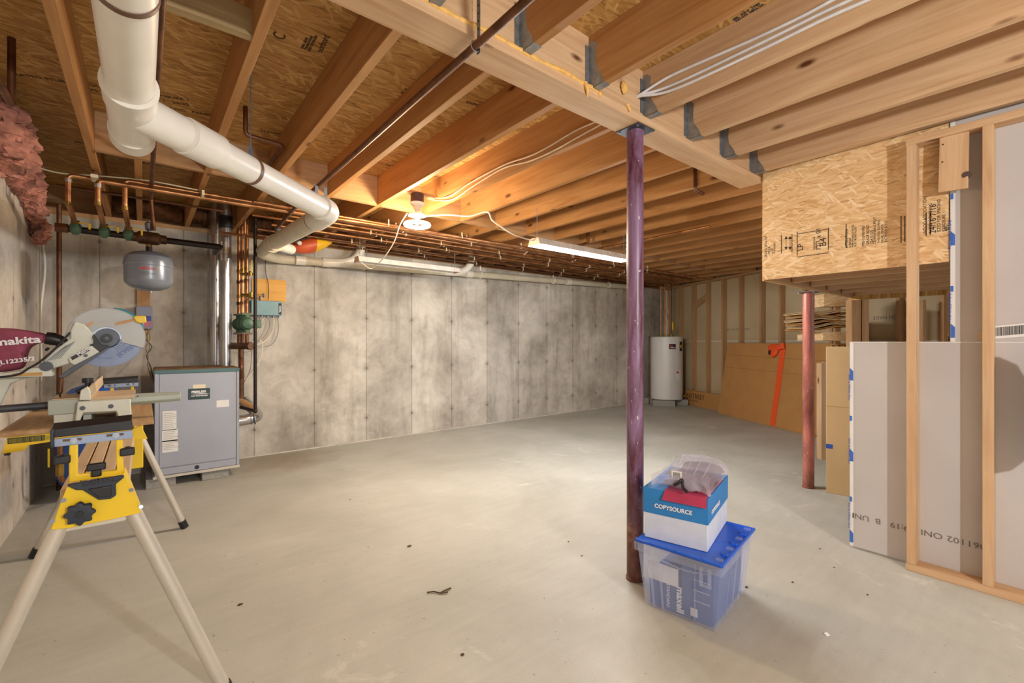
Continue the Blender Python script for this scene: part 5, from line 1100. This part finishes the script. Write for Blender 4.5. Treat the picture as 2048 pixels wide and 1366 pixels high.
tag(MB().prism([bq(.30, -1.04, .2375), bq(-1.0, -1.05, .2375), bq(-1.02, .5, .2375), bq(.25, .4, .2375)], (0, 0, .0025)).prism([bq(.30, -1.04, .238), bq(-1.0, -1.05, .238), bq(-1.0, -1.08, .195), bq(.38, -1.08, .195)], vy * -.001).build('folder', MAGENTA), 'magenta card folded over the corner of the blue box lid under the vinyl bag', 'folder')

# ------------------------------------------------------------ water heater
hc = at(1333, 683, z=8.85); hx, hy = hc.x, hc.y; R = .298; z0_, z1_ = .112, 1.318
t = thing('water_heater', (hx, hy, z0_), 'white cylindrical water heater on concrete blocks in the far corner', 'water heater')
MB().lathe((hx, hy, z0_), [(0, 0), (R - .02, 0), (R, .012), (R, 1.19), (R - .012, 1.203), (0, 1.206)], n=56).build('tank', HEATW, t)
cd = V((-hx, -hy, 0)).normalized(); rt = V((-cd.y, cd.x, 0))
def hs(x, h, e=0):      # point on the shell by sideways offset
    return V((hx, hy, h)) + rt * x + cd * ((R + e) ** 2 - x * x) ** .5
def patch(x0, x1, h0, h1, e, mt, nm):
    n = 6; m = MB(); xs = [x0 + (x1 - x0) * k / n for k in range(n + 1)]
    m.rings([[hs(x, h0, 0), hs(x, h0, e), hs(x, h1, e), hs(x, h1, 0)] for x in xs]); return m.build(nm, mt, t)
lg = patch(.045, .165, 1.08, 1.175, .001, INK, 'logo'); patch(.06, .12, 1.12, 1.15, .002, RED, 'logo_red'); patch(.07, .15, 1.10, 1.112, .002, PAPER, 'logo_swoosh')
patch(.235, .28, 1.04, 1.22, .001, INK, 'black_label'); patch(.245, .27, 1.10, 1.16, .002, YEL, 'yellow_label')
patch(.17, .27, .48, .69, .001, PAPER, 'white_label'); patch(.18, .22, .62, .66, .002, RED, 'red_mark')
patch(.235, .285, .26, .48, .012, HEATW, 'access_panel')
q = hs(.28, .19); MB().cyl(q - cd * .02, q + rt * .05 + cd * .03, .018).ball(q + rt * .05 + cd * .03, .028).build('drain_valve', BRASS, t)
for i, (x, y) in enumerate([(1322, 671), (1330, 671), (1336, 671), (1343, 671)]):
    p = at(x, y, z=8.85 + (.05 if i % 2 else -.05)); tag(MB().cyl((p.x, p.y, 1.316), (p.x, p.y, HJ), .0125 if i < 3 else .010, n=12).build('copper_pipe', COPPER if i != 3 else COPPERD), 'copper pipe rising from the water heater top, %s from the left' % ORD[i], 'pipe', 'copper pipes over the water heater')
    MB().cyl((p.x, p.y, 1.316), (p.x, p.y, 1.37), .018, n=12).build('union', BRASS, t)
p = at(1345.5, 655, z=8.7); MB().box(p + V((-.01, -.01, -.045)), p + V((.012, .01, .10))).build('yellow_lever', YEL, t)
for i, (x, zz, w) in enumerate([(1328, 8.62, .40), (1296, 9.05, .22), (1364, 8.80, .22)]):
    p = at(x, 683, z=zz); tag(MB().obox(V((p.x, p.y, 0)) - rt * w / 2 - cd * .10, rt * w, cd * .19, (0, 0, .111)).build('concrete_block', BLOCK, bev=.004), 'grey concrete block under the water heater, ' + ['front middle', 'left', 'right'][i], 'block', 'blocks under the water heater')
pipe([hs(-.292, 1.325), hs(-.292, 1.325) - rt * .03, hs(-.292, .0) - rt * .03], .008, COPPERD, 'thin copper relief line down the left side of the water heater', fil=0)

# ------------------------------------------------------------ cartons along the far wall
a, b = at(1370.5, 808.5, h=0), at(1437, 822.5, h=0); d = b - a; n_ = V((-d.y, d.x, 0)).normalized(); n_ = n_ if n_.dot(V((-1, -1, 0))) < 0 else -n_
t = thing('long_carton', a, 'long low cardboard box with dark lettering lying beside the water heater', 'box')
bx = MB().obox(a, d * 1.5, n_ * .045, (0, 0, .29)).build('carton', CARD, t, bev=.003)
text('lettering', 'INSTREET', .125, INKB, bx, a + d * (.02) - n_ * .002 + V((0, 0, .145)) , d, (0, 0, 1), sx=1.02)
text('lettering', 'OPEN FOR LIVING', .035, INKB, bx, a + d * .12 - n_ * .002 + V((0, 0, .09)), d, (0, 0, 1))
P0, Q0 = at(1436, 827, h=0), at(1650, 879, h=0); d = (Q0 - P0).normalized(); nn = V((-d.y, d.x, 0)); nn = nn if nn.dot(V((1, 0, 0))) > 0 else -nn
up = nn * .19 + V((0, 0, 1.197)); th = nn * .022 + V((0, 0, 0))
t = thing('leaning_carton', P0, 'big flat cardboard carton leaning on the far stud wall with an orange strap', 'box')
LB = 2.75
MB().hexa([P0, P0 + d * LB, P0 + d * LB + th, P0 + th, P0 + up, P0 + d * LB + up, P0 + d * LB + up + th, P0 + up + th]).build('carton', CARD, t, bev=.004)
fn = up.normalized().cross(d); fn = fn if fn.dot(V((-1, -1, 0))) > 0 else -fn
def lc(s, f, e=.001): return P0 + d * s + up * f + fn * e
MB().prism([lc(.0, .01), lc(.20, .01), lc(.20, .995), lc(.0, .995)], fn * .0008).build('folded_flap', CARD, t)
for f in (.66, .83): MB().prism([lc(.0, f, .002), lc(LB, f - .03, .002), lc(LB, f - .024, .002), lc(.0, f + .005, .002)], fn * .0006).build('crease', CARDE, t)
for s in (.42, .55): pass
for k in range(3): MB().obox(lc(2.02 + k * .085, .955, .002), d * .03, up * .025, fn * .001).build('hand_hole', INK, t); MB().obox(lc(1.90 + k * .055, .005, .002), d * .03, up * .022, fn * .001).build('foot_mark', INK, t)
# orange strap
def px_on(x, y):
    r = at(x, y, z=1.0) - V((0, 0, EYE)); o = V((0, 0, EYE)); k = (P0 - o).dot(fn) / r.dot(fn); return o + r * k
t = thing('orange_strap', px_on(1552, 850), 'bright orange strap draped down over the leaning cardboard carton', 'strap')
p = [px_on(x, y) for x, y in [(1561, 690), (1572, 690), (1566, 720), (1560, 770), (1553, 852), (1541, 851), (1548, 790), (1556, 730), (1558, 708)]]
p = [px_on(1562, 689), px_on(1572, 689), px_on(1570, 712), px_on(1562, 772), px_on(1550, 852), px_on(1540, 850), px_on(1551, 772), px_on(1559, 712)]
MB().prism([q + fn * .003 for q in p], fn * .003).build('webbing', ORANGE, t)
MB().pillow([px_on(x, y) + fn * .03 for x, y in [(1540, 693), (1548, 688), (1562, 690), (1571, 686), (1573, 698), (1560, 701), (1557, 710), (1549, 716), (1541, 709)]], fn * .05, 6, .2).build('folded_loop', ORANGE, t)
for x, y in ((1562, 700), (1545, 710)): MB().obox(px_on(x, y) + fn * (.008 if x > 1550 else .076), d * .035, up * .05, fn * .001).build('black_stripe', INK, t)
# upright tan carton behind the drywall
a, b = at(1652, 985, h=0), at(1702, 994, h=0); d = (b - a).normalized(); nn = V((-d.y, d.x, 0)); nn = nn if nn.dot(V((1, 0, 0))) > 0 else -nn
t = thing('upright_carton', a, 'tall tan cardboard panel standing between the red column and the grey drywall', 'box')
MB().obox(a, d * .62, nn * .06, (0, 0, 1.182)).build('carton', CARDL, t, bev=.003)
MB().obox(a + V((0, 0, .36)) - nn * .001, d * .045, nn * .002, (0, 0, .035)).build('blue_tape', INKBL, t)
MB().obox(a + V((0, 0, .70)) - nn * .0012, d * .5, nn * .001, (0, 0, .003)).build('crease', CARD, t)
a, b = at(1641, 760, z=4.6), at(1653, 720, z=4.6)
q = V((a.x, a.y, 0)); tag(MB().prism([at(1643, 900, z=4.7), at(1654, 900, z=4.7), at(1654, 724, z=4.7), at(1643, 727, z=4.7)], (.05, .06, 0)).prism([V((p_.x, p_.y, 0)) for p_ in (at(1643, 900, z=4.7), at(1654, 900, z=4.7))] + [at(1654, 900, z=4.7), at(1643, 900, z=4.7)], (.05, .06, 0)).build('wood_post', PINEP[2]), 'short wood offcut standing behind the tall tan cardboard panel', 'board')

# ------------------------------------------------------------ bits on the floor
p = [at(x, y, h=.006) for x, y in [(854, 1185), (868, 1183), (880, 1186), (892, 1180), (902, 1176)]]; t = MB().tube(p, .0035, 6).tube([p[2], at(888, 1186, h=.006), at(896, 1184, h=.006)], .003, 6)
tag(t.build('twig', INKB), 'small dark forked twig on the floor', 'twig')
for i, (x, y, r) in enumerate([(819, 1093, .010), (1137, 1084, .006), (1163, 1112, .005), (1493, 1175, .008), (925, 1310, .008), (700, 1000, .006), (1585, 1165, .006), (1640, 1098, .006), (1668, 1135, .005), (1757, 1060, .005), (480, 1210, .009), (1735, 1190, .005)]):
    a = at(x, y, h=.0); random.seed(i); r *= .75; m = MB(); m.ball(a + V((0, 0, r * .4)), r * (1 + random.random()), r, r * .45, 8, .6)
    tag(m.build('debris_crumb', INKB), 'tiny dark crumb of debris on the concrete floor', 'debris', 'dark crumbs on the floor')
a = at(1654, 1273, h=0); tag(MB().obox(a, (.018, -.006, 0), (.006, .014, .004), (0, 0, .001)).build('paper_scrap', PAPER), 'tiny white paper scrap on the floor at the lower right', 'paper scrap')

# ------------------------------------------------------------ printed stamps on the subfloor and a joist
ceil = bpy.data.objects['ceiling']
def ctext(x0, y0, x1, y1, body, size, h=HS - .0006, mt=INKB, par=None):
    a, b = at(x0, y0, h=h), at(x1, y1, h=h); r_ = (b - a).normalized(); text('lettering', body, size, mt, par if par is not None else ceil, a, r_, V((0, 0, -1)).cross(r_), bold=.0008)
ctext(644, 106, 666, 60, 'norbord', .042)
ctext(606, 98, 628, 52, 'PANEL GRADE\nTHIS SIDE DOWN\nSIZED FOR SPACING', .015)
ctext(676, 108, 698, 64, '23/32 CAT\nEXPOSURE 1', .017)
ctext(568, 82, 580, 50, 'C', .07)
for k, (x, y, dx, dy, tx) in enumerate([(30, 150, 40, 6, 'RATED STURD-I-FLOOR 24 OC  A  EXPOSURE 1'), (182, 182, 40, 6, 'PS 2-92   EXPOSURE 1   23/32'), (330, 216, 40, 7, '24 OC   PANEL 1000'), (270, 324, 30, 4, 'THE ENGINEERED WOOD   RATED'),
                                      (150, 285, 30, 4, 'STURD-I-FLOOR   EXPOSURE'), (520, 262, 30, 6, 'THICKNESS   24 OC'), (690, 300, 30, 6, 'RATED 24 OC'), (770, 330, 24, 5, 'RATED 24'), (805, 180, 26, 9, 'XXX PS2  RATED\nSHEATHING'), (930, 205, 26, 9, 'EXPOSURE 1')]):
    ctext(x, y, x + dx, y + dy, tx, .036)
nj = [o for o in bpy.data.objects if o.name.startswith('floor_joist')]
ctext(1468, 41, 1519, 9, 'SEL  S-P-F  1789\nKD-HT  MILL 24', .014, h=HJ - .0006, mt=INK, par=[o for o in nj if 'pipe strap' in o['label'] and 'steel column' in o['label']][0])
